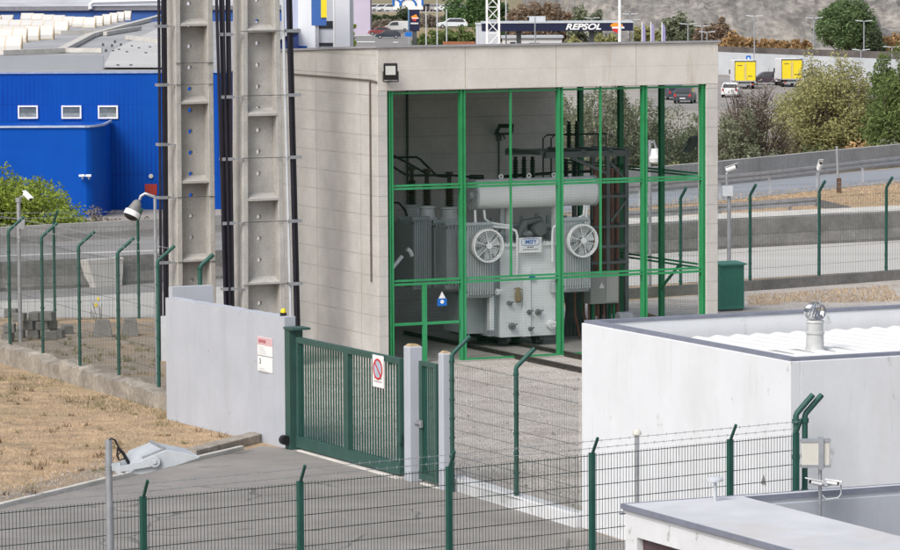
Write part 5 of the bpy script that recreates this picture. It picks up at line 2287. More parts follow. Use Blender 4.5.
for i, (u, vt, lf) in enumerate(((640, 160, 'leaf_yellow'), (668, 158, 'leaf_yellow'), (692, 157, 'leaf_orange'), (745, 152, 'leaf_olive'), (775, 148, 'leaf_olive'), (815, 142, 'leaf_dark'), (860, 136, 'leaf_orange'), (885, 132, 'leaf_olive'))):
    b = base_at(u, 172, -4.5)
    bush('dry_shrub', ('straw coloured shrub behind the parapet left of the thick green post', 'straw coloured shrub behind the parapet in the bay opening', 'russet shrub behind the parapet by the right pillar',
                      'olive shrub behind the parapet under the bare tree', 'olive shrub behind the parapet between bare and yellow trees', 'dark shrub under the big yellow tree', 'russet shrub under the big yellow tree', 'olive shrub under the dense dark tree')[i],
         b, 1.3, D(u, vt, 172).z + 4.5, lf, 40, .09, 60 + i)

# ------------------------------------------------------------------ BLUE WAREHOUSE (left, far)
BY = 227.0
wl0 = D(-60, 207, BY)
wr0 = D(232, 207, BY)
zt_b = D(80, 71, BY).z
bw = thing('blue_warehouse', 'huge blue ribbed warehouse with grey roof and rows of white skylights', 'building', Vector((wl0.x, BY, ZP)))
Wd = wr0.x - wl0.x
Hb = zt_b - ZP


def bl(u, v, y=BY):
    q = D(u, v, y)
    return Vector((q.x - wl0.x, y - BY, q.z - ZP))


mb = MB()
mb.box(-45, Wd, 0, 140, 0, Hb - .15)
mb.build('wall', 'blue_clad', bw)
mb = MB()
mb.box(-.1, Wd + .05, -.08, -.01, Hb - .14, Hb - .03)
mb.build('parapet_trim', mat('pale_trim', (.30, .38, .56), .5), bw)
# roof: gently rising
mb = MB()
zr0, zr1 = Hb - .1, bl(80, 22, BY + 130).z
mb.add([(-45, .0, zr0), (Wd, .0, zr0), (Wd, 130, zr1), (-45, 130, zr1)], [(0, 1, 2, 3)])
rf = mb.build('roof', 'metal_roof', bw)


def roofpt(u, v):
    # intersect view ray with the sloping roof plane
    r = ray(u, v)
    k = (zr1 - zr0) / 129.7
    # z = ZP+zr0 + k*(y-BY-.3)
    t = (ZP + zr0 + k * (0 - BY - .3) - HCAM) / (r.z - k * r.y)
    p = CAMPOS + r * t
    return Vector((p.x - wl0.x, p.y - BY, p.z - ZP))


mb = MB()
a, b_, c, d = roofpt(103, 69.5), roofpt(165, 69.5), roofpt(165, 26), roofpt(128, 34)
mb.add([p + Z * .12 for p in (a, b_, c, roofpt(112, 52))], [(0, 1, 2, 3)])
mb.build('roof_patch', 'roof_pale', rf)
# grey upstand in front, parapet box at left
mb = MB()
a, b_ = roofpt(-20, 70), roofpt(102, 70)
zz = bl(50, 56, BY + a.y).z
mb.box(a.x, b_.x, a.y, a.y + .3, Hb - .3, zz)
mb.build('upstand', mat('grey_upstand', (.30, .32, .35), .7, .05, .3), rf)
# valley gutter (pale diagonal) and ridges
mb = MB()
for (p, q, w) in (((0, 55.5), (62, 53), .6), ((62, 53), (90, 38), .6), ((90, 38), (160, 18.5), .5), ((60, 35), (103, 34), .3), ((105, 36), (140, 30), .3), ((60, 53), (102, 53), .25), ((128, 40), (160, 44), .5)):
    mb.bar(roofpt(*p) + Z * .2, roofpt(*q) + Z * .2, w, .3)
mb.build('gutter', 'kerb', rf)
mb = MB()
for (u, v) in ((106, 52), (113, 53), (119, 51.5), (127, 54), (132, 48), (139, 50), (146, 55), (103, 46), (112, 47), (121, 46), (118, 67.5), (131, 67.5), (115, 43), (150, 49)):
    p = roofpt(u, v)
    MB().box(p.x - .08, p.x + .08, p.y - .08, p.y + .08, p.z, p.z + .2).build('roof_vent', 'steel_dark', rf)

# skylights : rows of tilted white panels with timber frames
def sky_proto(label):
    t = thing('skylight', label, 'skylight')
    w, l = 1.0, 1.0
    mb = MB()
    mb.hexa([(-.5, 0, 0), (.5, 0, 0), (.5, .7, 0), (-.5, .7, 0), (-.5, .0, .35), (.5, 0, .35), (.5, .7, 1.0), (-.5, .7, 1.0)])
    mb.build('frame', 'skyl_frame', t)
    mb = MB()
    mb.hexa([(-.46, -.02, .04), (.46, -.02, .04), (.46, -.02, .04), (-.46, -.02, .04), (-.46, .02, .39), (.46, .02, .39), (.46, .66, .985), (-.46, .66, .985)])
    mb.v = [(-.45, -.012, .05), (.45, -.012, .05), (.45, -.012, .34), (-.45, -.012, .34), (-.45, .03, .40), (.45, .03, .40), (.45, .66, .985), (-.45, .66, .985)]
    mb.f = [(0, 1, 2, 3), (4, 5, 6, 7), (3, 2, 5, 4)]
    mb.build('panel', 'skyl', t)
    return t


sp_ = None
rows = [  # (u_left, u_right list centres), v of bottoms, size px (w,h)
    ([12], [51], (14, 13)), ([-3, 11.5], [51], (13, 13)),
    ([0, 13.5, 30.5], [42], (13, 13)),
    ([0, 14, 28, 44.5], [35.5], (13, 9)),
    ([5, 18, 30, 40, 60], [33], (12, 9)),
    ([7, 22, 34, 44, 55], [27], (12, 7)),
    ([26, 37, 48, 58, 68], [22.5], (11, 8)),
    ([78, 88], [26], (11, 9)),
    ([98, 106, 113, 120, 127], [21], (6.5, 9)),
    ([35, 46, 56, 66, 76, 86, 96], [15], (10, 4)),
]
spots = [(13, 51, 14, 13), (0, 51, 12, 12), (-13, 51, 12, 12),
         (31, 40.5, 13.5, 12), (19, 42.5, 12.5, 12), (5, 42, 12, 11), (-8, 42, 12, 11),
         (45.5, 39.5, 13, 11.5), (60.5, 34, 12.5, 11), (42, 33, 11, 6), (31, 33.5, 11, 6), (19, 33.5, 11, 6), (7, 33.5, 11, 6), (-5, 33, 11, 6),
         (49, 28, 11, 6), (37.5, 27.5, 11, 6), (26.5, 27, 11, 6), (15, 27, 11, 6), (3, 26.5, 11, 6),
         (26.5, 21.5, 10.5, 7), (37, 22, 10.5, 7), (47.5, 22.5, 10.5, 6.5), (58, 23, 10.5, 6.5), (67.5, 25.5, 10, 7.5), (78, 27, 10.5, 8.5), (89, 28, 10.5, 9),
         (98, 26, 8, 8.5), (106, 24.5, 7.5, 8.5), (113, 22.5, 7, 8), (120, 21.5, 6.5, 8), (127, 20.5, 6, 8),
         (6, 21, 11, 5), (-6, 22, 11, 5),
         (40, 16, 9.5, 4), (50, 15, 9.5, 4), (60, 14.5, 9.5, 4), (70, 15.5, 9.5, 4.5), (80, 16.5, 9.5, 4.5), (90, 17.5, 9.5, 4.5), (100, 17, 9, 4), (109, 16.5, 8, 4)]
for i, (u, v, w, h) in enumerate(spots):
    if sp_ is None:
        sp_ = o = sky_proto('white skylight box with timber coloured frame on the grey warehouse roof')
        o['group'] = 'skylights on the warehouse roof'
    else:
        o = copy_tree(sp_)
    p = roofpt(u, v)
    y = p.y + BY
    px = FPX / y
    o.location = (p.x + wl0.x, y, p.z + ZP)
    o.scale = (w / px * 1.2, 1.4, h / px * 1.2)

# annex in front (lighter, lower block with white trim)
ay = BY - 7
an = thing('blue_annex', 'lower smooth blue annex with white trim in front of the ribbed warehouse', 'building', Vector((wl0.x, ay, ZP)))
ztA = D(40, 127.5, ay).z - ZP
ax1 = D(101, 170, ay).x - wl0.x
axs = D(86, 170, ay).x - wl0.x
mb = MB()
pts = [(0, 6.9), (0, 0), (axs, 0)]
for k in range(7):
    t = k / 6 * math.pi / 2
    pts.append((axs + (ax1 - axs) * math.sin(t), 3.0 * (1 - math.cos(t))))
pts.append((ax1, 6.9))
mb.prism([(x, y, 0) for x, y in pts], (0, 0, ztA))
mb.build('wall', 'blue_paint', an, smooth=True)
mb = MB()
for i in range(1, len(pts) - 1):
    mb.bar((pts[i][0], pts[i][1] - .05, ztA + .05), (pts[i + 1][0], pts[i + 1][1] - .05, ztA + .05), .12, .12)
mb.build('trim', mat('pale_blue_trim', (.42, .50, .66), .5), an)
# windows
for (u, v, lab) in ((-12, 112, 'w'), (28, 112, 'w'), (71.5, 112, 'w'), (108, 112, 'w')):
    p = bl(u, v)
    f_ = MB()
    hw_, hh_ = 10.0 / 17.2, 6.6 / 17.2
    f_.box(p.x - hw_, p.x + hw_, -.10, -.005, p.z - hh_, p.z - hh_ + .09)
    f_.box(p.x - hw_, p.x + hw_, -.10, -.005, p.z + hh_ - .09, p.z + hh_)
    f_.box(p.x - hw_, p.x - hw_ + .09, -.099, -.006, p.z - hh_ + .09, p.z + hh_ - .09)
    f_.box(p.x + hw_ - .09, p.x + hw_, -.099, -.006, p.z - hh_ + .09, p.z + hh_ - .09)
    w_ = f_.build('window', 'white', bw)
    g_ = MB()
    g_.box(p.x - hw_ + .09, p.x + hw_ - .09, -.03, -.006, p.z - hh_ + .09, p.z + hh_ - .09)
    g_.build('pane', 'glass_pale', w_)
    MB().box(p.x - hw_ + .1, p.x + hw_ - .1, -.045, -.031, p.z - hh_ + .1, p.z - hh_ * .15).build('pane_reflection', 'pane_reflection_grey', w_)  # added grey strip: paler reflection in the lower pane painted as colour
# red panel and lamp on the wall, cameras
p = bl(151, 189.5)
mb = MB()
mb.box(p.x - .35, p.x + .35, -.06, -.004, p.z - .32, p.z + .32)
ob = mb.build('red_panel', 'red_sign')
ob.location = bw.location
tag(ob, 'small red panel on the blue wall beside the left pole', 'panel')
p = bl(151, 176)
ob = MB().cyl((p.x, -.1, p.z), (p.x, 0, p.z), .13, n=10).build('wall_lamp', 'cream')
ob.location = bw.location
tag(ob, 'tiny round cream lamp on the blue wall above the red panel', 'lamp')
for (u, lab) in ((82, 'white camera on the blue annex wall, left of the pair'), (88.5, 'white camera on the blue annex wall, right of the pair')):
    q = D(u, 175.5, ay - .3)
    t = thing('wall_camera', lab, 'camera', q)
    MB().box(-.16, .16, -.2, .1, -.06, .06).build('camera', 'white', t, bevel=.02)
    MB().bar((0, 0, -.05), (0, .3, -.2), .08).build('bracket', 'white', t)

# blue band building further behind and grey roofs
p0, p1 = D(-40, 20, 372), D(160, 12, 372)
fb = thing('far_hall', 'long blue far hall with white roof clutter behind the skylights', 'building', Vector((p0.x, 372, ZP)))
zA = D(60, 10, 372).z - ZP
MB().box(0, p1.x - p0.x + 12, 0, 40, 0, zA).build('wall', 'blue_dull', fb)
mb = MB()
mb.box(0, p1.x - p0.x + 12, -.3, 0, zA - .05, zA + .35)
mb.build('trim', mat('dark_gutter', (.25, .25, .27), .6), fb)
mb = MB()
mb.add([(0, -.2, zA + .36), (p1.x - p0.x + 12, -.2, zA + .36), (p1.x - p0.x + 12, 60, zA + 3), (0, 60, zA + 3)], [(0, 1, 2, 3)])
mb.build('roof', mat('white_far_roof', (.55, .56, .58), .7, .15, .3), fb)
mb = MB()
a = D(90, 8, 371).x - p0.x
b_ = D(157, 6, 371).x - p0.x
mb.tube([(a, -.5, zA + .1), (a, -.5, zA + .55), (a + .3, -.5, zA + .75), (b_ + 3, -.5, zA + .95)], .22, 8)
mb.build('duct', 'white', fb)
mb = MB()
for u in (31, 35, 62):
    q = D(u, 2, 385)
    mb.box(q.x - p0.x - .3, q.x - p0.x + .3, 12, 12.8, zA + .7, zA + 1.6)
mb.build('roof_unit', 'steel_dark', fb)

# ------------------------------------------------------------------ WHITE HALL BEHIND THE POLES
HY = 330.0
h0, h1 = D(292, 40, HY), D(350, 40, HY)
wh = thing('white_hall', 'white clad hall above the concrete roof with blue base and grey window', 'building', Vector((h0.x, HY, ZP)))


def hl(u, v, y=HY):
    q = D(u, v, y)
    return Vector((q.x - h0.x, y - HY, q.z - ZP))


wW = h1.x - h0.x
xs_ = hl(332, 20).x
zt_h = hl(340, -30).z
MB().box(hl(298, 0).x, hl(317, 0).x, 0, 12, 0, zt_h).build('wall', 'hall_white', wh)
MB().box(hl(317, 0).x, hl(334, 0).x, .6, 12, 0, zt_h).build('recessed_wall', mat('pale_grey_cladding', (.46, .48, .53), .6, .05, .3), wh)
MB().box(hl(334, 0).x, hl(349.7, 0).x, -.3, 12, 0, zt_h).build('wall', mat('pale_hall_cladding', (.62, .64, .68), .6, .05, .3), wh)
a, b_ = hl(317.3, 28.5), hl(333, 21)
MB().box(a.x, b_.x, .5, .595, a.z, b_.z).build('window', 'glass', wh)
a, b_ = hl(317.3, 46), hl(333, 42.8)
MB().box(a.x, b_.x, .5, .595, a.z, b_.z).build('window', 'glass', wh)
a, b_ = hl(284, 50), hl(307, 46)
MB().box(a.x, b_.x, -.25, -.005, a.z, b_.z).build('plinth', 'blue_paint', wh)
MB().box(hl(283, 0).x, hl(298, 0).x - .002, .2, 12, 0, hl(290, 35).z).build('blue_wall', 'blue_paint', wh)
MB().box(hl(283, 0).x, hl(298, 0).x - .002, .2, 12, hl(290, 35).z + .002, zt_h).build('upper_wall', mat('pale_blue_cladding', (.42, .46, .60), .6, .05, .3), wh)
MB().box(hl(333, 0).x, hl(334.5, 0).x, -.35, -.305, 0, zt_h).build('downpipe', 'white', wh)
a, b_ = D(311.5, 25.5, HY - 4), D(326, -20, HY - 4)
ts = thing('totem_sign', 'tall blue and yellow hanging sign panel in front of the white hall', 'sign', Vector((a.x, HY - 4, ZP)))
MB().box(0, b_.x - a.x, 0, .5, a.z - ZP, b_.z - ZP).build('panel', 'blue_dull', ts)
y0_, y1_ = D(321, 17.5, HY - 4.1), D(326.5, -20, HY - 4.1)
MB().box(y0_.x - a.x, y1_.x - a.x, -.1, -.005, y0_.z - ZP, y1_.z - ZP).build('yellow_panel', 'yellow', ts)
MB().box(.3, .6, .15, .35, 0, a.z - ZP - .002).build('mast', 'galv', ts)

# ------------------------------------------------------------------ CARS
def car(label, loc, rz, colr, L=4.2, Wc=1.75, H=1.47, kind='hatch', group='cars and vans in the far car parks', cat='car', name='parked_car'):
    t = thing(name, label, cat, loc, rz, group)
    m = mat('car_paint', colr, .3, .03, 1, spec=.5)
    h = Wc / 2
    if kind == 'van':
        prof = [(-L / 2, .35), (-L / 2, H * .55), (-L / 2 + .05, H), (L * .12, H), (L * .24, H * .93), (L * .36, H * .60), (L * .48, H * .5), (L / 2, H * .36), (L / 2, .3)]
        cab = [(-L / 2 + .3, H * .62), (-L / 2 + .35, H * .92), (L * .13, H * .92), (L * .22, H * .87), (L * .32, H * .62)]
        cab = [(-L * .05, H * .62), (-L * .05, H * .92), (L * .13, H * .92), (L * .22, H * .87), (L * .32, H * .62)]
    else:
        prof = [(-L / 2, .32), (-L / 2, H * .55), (-L * .46, H * .66), (-L * .40, H * .9), (-L * .27, H), (L * .05, H), (L * .13, H * .95), (L * .26, H * .66), (L * .46, H * .54), (L / 2, H * .42), (L / 2, .3)]
        cab = [(-L * .41, H * .66), (-L * .355, H * .9), (-L * .26, H * .955), (L * .04, H * .955), (L * .11, H * .91), (L * .22, H * .66)]

    def wid(z):
        return h if z < H * .62 else h * (1 - .16 * (z - H * .62) / (H * .38))
    mb = MB()
    n = len(prof)
    mb.v = [(x, -wid(z), z) for x, z in prof] + [(x, wid(z), z) for x, z in prof]
    mb.f = [tuple(range(n)), tuple(range(2 * n - 1, n - 1, -1))] + [(i, i + n, (i + 1) % n + n, (i + 1) % n) for i in range(n)]
    mb.build('body', m, t, bevel=.05)
    mb = MB()
    k = len(cab)
    for s in (-1, 1):
        mb.add([(x, s * (wid(z) + .012), z) for x, z in cab], [tuple(range(k))])
    # windscreen and rear screen
    (xa, za), (xb, zb_) = cab[-2], cab[-1]
    e = .03
    mb.add([(prof[-4][0] + .02 if kind != 'van' else prof[5][0] + .02, -h * .86, H * .67), (prof[-4][0] + .02 if kind != 'van' else prof[5][0] + .02, h * .86, H * .67), (L * .13 + .05 if kind != 'van' else L * .24 + .03, h * .8, H * .94), (L * .13 + .05 if kind != 'van' else L * .24 + .03, -h * .8, H * .94)], [(0, 1, 2, 3)])
    mb.add([(-L * .46 - .03, -h * .84, H * .68), (-L * .46 - .03, h * .84, H * .68), (-L * .40 - .03, h * .78, H * .9), (-L * .40 - .03, -h * .78, H * .9)] if kind != 'van' else
           [(-L / 2 - .012, -h * .8, H * .62), (-L / 2 - .012, h * .8, H * .62), (-L / 2 + .02, h * .75, H * .9), (-L / 2 + .02, -h * .75, H * .9)], [(0, 1, 2, 3)])
    mb.build('window', 'glass', t)
    for x in (-L * .31, L * .32):
        for s in (-1, 1):
            w = MB().cyl((x, s * (h - .2), .31), (x, s * (h + .012), .31), .31, n=16).build('wheel', 'black', t)
            MB().cyl((x, s * (h + .012), .31), (x, s * (h + .022), .31), .18, n=12).build('rim', 'galv', w)
    for s in (-1, 1):
        MB().box(L / 2 - .06, L / 2 + .015, s * h * .75 - .17, s * h * .75 + .17, H * .36, H * .46).build('headlight', 'lamp_glass', t)
        MB().box(-L / 2 - .015, -L / 2 + .06, s * h * .8 - .1, s * h * .8 + .1, H * .45, H * .62).build('tail_light', 'red', t)
    MB().box(-L / 2 - .02, -L / 2 - .002, -.26, .26, .5, .61).build('number_plate', 'white', t)
    return t


def gp_(u, v, z=ZP):
    return P(u, v, z)


car('dark grey hatchback driving on the far road below the white van', gp_(388, 38.5), R(182), (.03, .04, .055), 4.3)
car('white delivery van just behind the dark hatchback on the far road', gp_(397, 31.5), R(182), (.70, .71, .70), 4.6, 1.85, 1.95, 'van', cat='van')
car('dull red car half hidden behind the dark hatchback', gp_(379, 35), R(186), (.22, .05, .05), 3.9)
q = D(452, 28.5, 560)
mb = MB()
mb.box(D(415, 28, 560).x, D(500, 28, 560).x, 556, 568, ZP, q.z)
structure(mb.build('road_embankment', 'scrub'))
car('silver car beyond the long green hedge', Vector((q.x, 560, q.z + .01)), R(184), (.62, .66, .70), 4.4)
# terrace cars
TY = 770.0
tz = D(420, 11.5, TY).z
mb = MB()
a, b_ = D(335, 12, TY - 8), D(480, 12, TY - 8)
mb.box(a.x, b_.x, TY - 6, TY + 60, ZP, tz)
structure(mb.build('terrace', 'plain'))
mb = MB()
mb.prism([(a.x, TY - 34, ZP), (a.x, TY - 6.05, ZP), (a.x, TY - 6.05, tz - .1)], (b_.x - a.x, 0, 0))
structure(mb.build('bank', 'scrub'))
for i, (u, c, lab) in enumerate(((373, (.70, .70, .72), 'white car at the left end of the upper terrace row'), (381, (.55, .57, .60), 'silver car second from left on the upper terrace'),
                                 (389, (.62, .63, .66), 'pale car left of the big white board on the terrace'), (427, (.12, .10, .10), 'dark car right of the big white board on the terrace'),
                                 (433, (.32, .30, .32), 'grey car in the middle right of the upper terrace'), (446, (.60, .62, .64), 'silver hatchback at the right end of the upper terrace'),
                                 (456, (.50, .52, .55), 'pale grey car parked deepest at right of the terrace'))):
    q = D(u, 11, TY + (3 if i != 5 else 0))
    car(lab, Vector((q.x, q.y, tz)), R(180 + random.uniform(-25, 25)), c, 4.3)
# white board with blue and red marks
a, b_ = D(393, 9, TY + 1), D(423, -4, TY + 1)
bd = thing('billboard', 'wide white board with blue arcs and a red diamond behind the cars', 'billboard', Vector((a.x, TY + 1, tz)))
w = b_.x - a.x
MB().box(0, w, 0, .3, .4, 4.5).build('panel', 'white', bd)
mb = MB()
for cx_, s in ((0, 1), (w * .5, 1), (w, 1)):
    pts = [(cx_ + 1.6 * math.cos(t_), -.06, 1.2 + 1.4 * math.sin(t_)) for t_ in [math.pi * k / 10 for k in range(11)]]
    pts = [(min(max(x, .1), w - .1), y, z) for x, y, z in pts]
    mb.tube(pts, .22, 5)
mb.build('blue_arc', 'sign_blue', bd)
MB().prism([(w * .78 - .9, -.1, 3.4), (w * .78, -.1, 2.2), (w * .78 + .9, -.1, 3.4), (w * .78, -.1, 4.4)], (0, .08, 0)).build('red_diamond', 'red', bd)
mb = MB()
for x in (.5, w - .5):
    mb.box(x - .1, x + .1, .05, .25, 0, .398)
mb.build('leg', 'galv', bd)
# lilac building
a, b_ = D(349, 12.5, 700), D(370, -20, 700)
lb = thing('lilac_building', 'plain lilac block behind the white hall', 'building', Vector((a.x, 700, ZP)))
MB().box(0, b_.x - a.x, 0, 15, 0, b_.z - ZP).build('wall', 'lilac', lb)
MB().box(-.2, b_.x - a.x + .2, -.2, 15.2, b_.z - ZP + .002, b_.z - ZP + .5).build('roof', 'lilac', lb)
# cars in the right car park
car('white hatchback seen from behind in the right car park', gp_(731, 97), R(82), (.72, .73, .74), 3.9, 1.72, 1.5)
car('dark car between the two yellow trucks', Vector((gp_(767, 85).x, gp_(767, 85).y, ZP)), R(178), (.05, .035, .05), 4.2)
car('dark estate car seen through the bay left of the right pillar', gp_(685, 103), R(80), (.05, .055, .07), 4.3, 1.8, 1.55)
car('dark blue car at the top of the bay opening', gp_(672, 99.5), R(100), (.06, .07, .10), 4.3, 1.8, 1.5)


def truck(label, loc, rz):
    t = thing('box_truck', label, 'truck', loc, rz, 'yellow box trucks in the right car park')
    w, L, h0_, h1_ = 2.3, 5.2, .85, 3.05
    MB().box(-L / 2, L / 2, -w / 2, w / 2, h0_, h1_).build('cargo_box', 'white', t, bevel=.03)
    for s in (-1, 1):
        d_ = MB().box(-L / 2 - .035, -L / 2 - .002, min(s * .02, s * (w / 2 - .07)), max(s * .02, s * (w / 2 - .07)), h0_ + .1, h1_ - .12).build('rear_door', 'yellow', t)
        MB().box(-L / 2 - .055, -L / 2 - .036, s * .09 - .02, s * .09 + .02, h0_ + .2, h1_ - .3).build('lock_rod', 'galv', d_)
    mb = MB()
    for s in (-1, 1):
        mb.box(-L / 2 - .05, -L / 2 + .0, s * (w / 2 - .035) - .03, s * (w / 2 - .035) + .03, h0_, h1_)
    mb.box(-L / 2 - .05, -L / 2, -w / 2, w / 2, h1_ - .1, h1_ + .02)
    mb.build('frame', 'steel_dark', t)
    mb = MB()
    for k in range(4):
        mb.box(-L / 2 - .04, -L / 2 - .036, .35 + k * .13, .44 + k * .13, h1_ - .55, h1_ - .42)
        pass
    mb.build('small_print', 'ink', t)
    mb = MB()
    for k in range(4):
        mb.box(-L / 2 - .04, -L / 2 - .036, -.75 + k * .13, -.66 + k * .13, h0_ + .5, h0_ + .62)
    mb.build('small_print', 'ink', t)
    cabp = [(L / 2 + .02, .45), (L / 2 + .02, 2.2), (L / 2 + .5, 2.2), (L / 2 + 1.1, 1.5), (L / 2 + 1.7, 1.3), (L / 2 + 1.75, .45)]
    mb = MB()
    mb.prism([(x, -1.0, z) for x, z in cabp], (0, 2.0, 0))
    cb_ = mb.build('cab', 'white', t, bevel=.05)
    mb = MB()
    for s in (-1.006, 1.006):
        mb.add([(L / 2 + .2, s, 1.45), (L / 2 + .2, s, 2.05), (L / 2 + .55, s, 2.05), (L / 2 + 1.0, s, 1.45)], [(0, 1, 2, 3)])
    mb.build('window', 'glass', cb_)
    for x in (-L / 2 + 1.0, L / 2 + .9):
        for s in (-1, 1):
            MB().cyl((x, s * .75, .36), (x, s * 1.02, .36), .36, n=16).build('wheel', 'black', t)
    MB().box(-L / 2 - .05, L / 2 + 1, -.5, .5, .45, .84).build('chassis', 'steel_dark', t)
    MB().box(-L / 2 - .12, -L / 2 - .02, -1.0, 1.0, .45, .62).build('bumper', 'galv', t)
    for s in (-1, 1):
        MB().box(-L / 2 - .14, -L / 2 - .121, s * .8 - .13, s * .8 + .13, .48, .6).build('tail_light', 'red', t)
        MB().box(L / 2 + .3, L / 2 + .36, min(s * 1.0, s * 1.25), max(s * 1.0, s * 1.25), 1.5, 1.95).build('mirror', 'black', t)
    return t


TRL = [truck('yellow backed box truck with white cab, left one near the white wall', gp_(747, 89.5) + Vector((-.2, 3, 0)), R(91)),
       truck('yellow backed box truck partly hidden by the yellow tree', gp_(791, 87.5) + Vector((0, 3, 0)), R(93))]

# white retaining wall behind car park
a, b_ = P(705, 73.5, ZP), P(905, 84, ZP)
h = D(722, 52.5, P(722, 75, ZP).y).z - ZP
ob = wall_path('retaining_wall', 'long white wall behind the yellow trucks', [a, b_], h, .4, mat('white_concrete', (.52, .545, .57), .8, .1, .25))
a2, b2 = P(640, 71, ZP), P(920, 83, ZP)
ob = wall_path('stone_wall', 'dark stone wall above the white wall behind the trucks', [a2 + Vector((0, 6, 0)), b2 + Vector((0, 6, 0))], h + .55, .6, 'stone_dark')
# small blue parking signs
for (u, v, lab) in ((748.5, 59, 'small blue parking sign above the left yellow truck'), (800, 62, 'small blue parking sign above the right yellow truck')):
    y = P(u, 78, ZP).y - 3
    q = D(u, v, y)
    t = thing('parking_sign', lab, 'sign', Vector((q.x, y, ZP)))
    hh_ = q.z - ZP
    MB().cyl((0, 0, 0), (0, 0, hh_ - .3), .05, n=8).build('pole', 'galv', t)
    MB().box(-.28, .28, -.04, .04, hh_ - .3, hh_ + .4).build('plate', 'sign_blue', t)
    MB().box(-.1, .1, -.05, -.041, hh_ - .1, hh_ + .2).build('symbol', 'white', t)


def car_park_lamp(u, vt, y, label, arm=1.0, double=True):
    q = D(u, vt, y)
    t = thing('street_lamp', label, 'street lamp', Vector((q.x, y, ZP)), 0, 'lamp posts around the far car park')
    h = q.z - ZP
    MB().cyl((0, 0, 0), (0, 0, h), .11, .07, n=8).build('pole', 'galv', t)
    for s in ((-1, 1) if double else (1,)):
        MB().bar((s * .1, 0, h), (s * arm, 0, h + .08), .16, .1).build('lamp_head', 'grey_paint', t)
    return t


for a in ((754.5, 16, 460, 'tall double lamp post left of the green hill tree, above the left truck'), (814, 18, 460, 'tall lamp post touching the left side of the green hill tree'),
          (864, 21, 455, 'tall double lamp post on the right side of the green hill tree'), (861, 50, 440, 'shorter lamp post just left of the post right of the hill tree'),
          (892, 47, 440, 'short double lamp post near the right photo edge'), (688, 24, 470, 'double lamp post above the right end of the concrete roof'),
          (702, 26, 475, 'left of the lamp posts at the concrete roof end'), (707, 32, 472, 'small lamp post at the concrete roof end'),
          (630, 14, 500, 'double lamp post behind the white mast at the fuel canopy'), (633, 20, 505, 'lamp post at the right end of the fuel canopy'),
          (592, 18, 520, 'thin double lamp post above the canopy lettering'), (535, 17, 480, 'slim lamp post in front of the fuel canopy fascia')):
    car_park_lamp(*a)
q = D(619.7, -30, 420)
ms = thing('white_mast', 'tall thick white mast rising in front of the fuel canopy emblem', 'mast', Vector((q.x, 420, ZP)))
MB().cyl((0, 0, 0), (0, 0, q.z - ZP), .19, .16, n=12).build('pole', 'white', ms, smooth=True)
MB().cyl((0, 0, 0), (0, 0, .2), .4, n=12).build('base', 'galv', ms)
for (u, lab) in ((642, 'leftmost tall lilac banner flag at the fuel station'), (651, 'middle tall lilac banner flag at the fuel station'), (662, 'rightmost tall lilac banner flag at the fuel station')):
    y = 470
    q = D(u, 22, y)
    t = thing('banner_flag', lab, 'flag', Vector((q.x, y, ZP)), 0, 'banner flags beside the fuel canopy')
    h = q.z - ZP
    MB().cyl((0, 0, 0), (0, 0, h), .06, n=8).build('pole', 'white', t)
    mb = MB()
    pts0 = [(.06, .02 * math.sin(k), 1.2 + (h - 1.4) * k / 8) for k in range(9)]
    pts1 = [(.42 - .1 * (k == 8), .05 * math.sin(k * 1.3), 1.1 + (h - 1.5) * k / 8) for k in range(9)]
    for k in range(8):
        mb.hexa([pts0[k], pts1[k], (pts1[k][0], pts1[k][1] + .02, pts1[k][2]), (pts0[k][0], pts0[k][1] + .02, pts0[k][2]), pts0[k + 1], pts1[k + 1], (pts1[k + 1][0], pts1[k + 1][1] + .02, pts1[k + 1][2]), (pts0[k + 1][0], pts0[k + 1][1] + .02, pts0[k + 1][2])])
    mb.build('banner', mat('lilac_banner', (.30, .27, .48), .7, .05, 1), t)
# grey thin posts left of hedge
for (u, vt, lab) in ((426, 6, 'thin pale pole right of the fuel price pylon'), (437, 0, 'thick pale pole standing in the green hedge'), (446.5, 9, 'slim pale pole in the hedge above the brick planter'), (353, 0, 'thin pale pole beside the white hall corner'), (506, -10, 'slim grey pole right of the lattice tower')):
    y = 500
    q = D(u, vt, y)
    t = thing('lamp_pole', lab, 'pole', Vector((q.x, y, ZP)))
    MB().cyl((0, 0, 0), (0, 0, q.z - ZP), .1, .07, n=8).build('shaft', 'grey_paint', t)
    MB().cyl((0, 0, 0), (0, 0, .15), .22, n=8).build('base', 'galv', t)

# ------------------------------------------------------------------ FUEL STATION
SY = 490.0
a, b_ = D(482, 22, SY), D(633, 22, SY)
fs = thing('fuel_canopy', 'navy fuel station canopy with white lettering and an orange emblem', 'canopy', Vector((a.x, SY, ZP)))


def sl_(u, v, y=SY):
    q = D(u, v, y)
    return Vector((q.x - a.x, y - SY, q.z - ZP))


cw = b_.x - a.x
zb0, zb1 = sl_(560, 31).z, sl_(560, 23).z
MB().box(0, cw, 0, 9, zb0, zb1).build('fascia', 'navy', fs)
MB().box(-.1, cw + .1, -.08, 9.1, zb1 + .002, zb1 + .14).build('roof', 'grey_paint', fs)
for u in (519, 592):
    x = sl_(u, 40).x
    MB().box(x - .3, x + .3, 1, 1.6, 0, zb0 - .002).build('column', 'steel_dark', fs)
text('REPSOL', 1.02, 'white', fs, face_y(sl_(583, 27).x, -.02, (zb0 + zb1) / 2), .02, .28, .035, sx=1.28)
x, z = sl_(616.5, 27).x, (zb0 + zb1) / 2


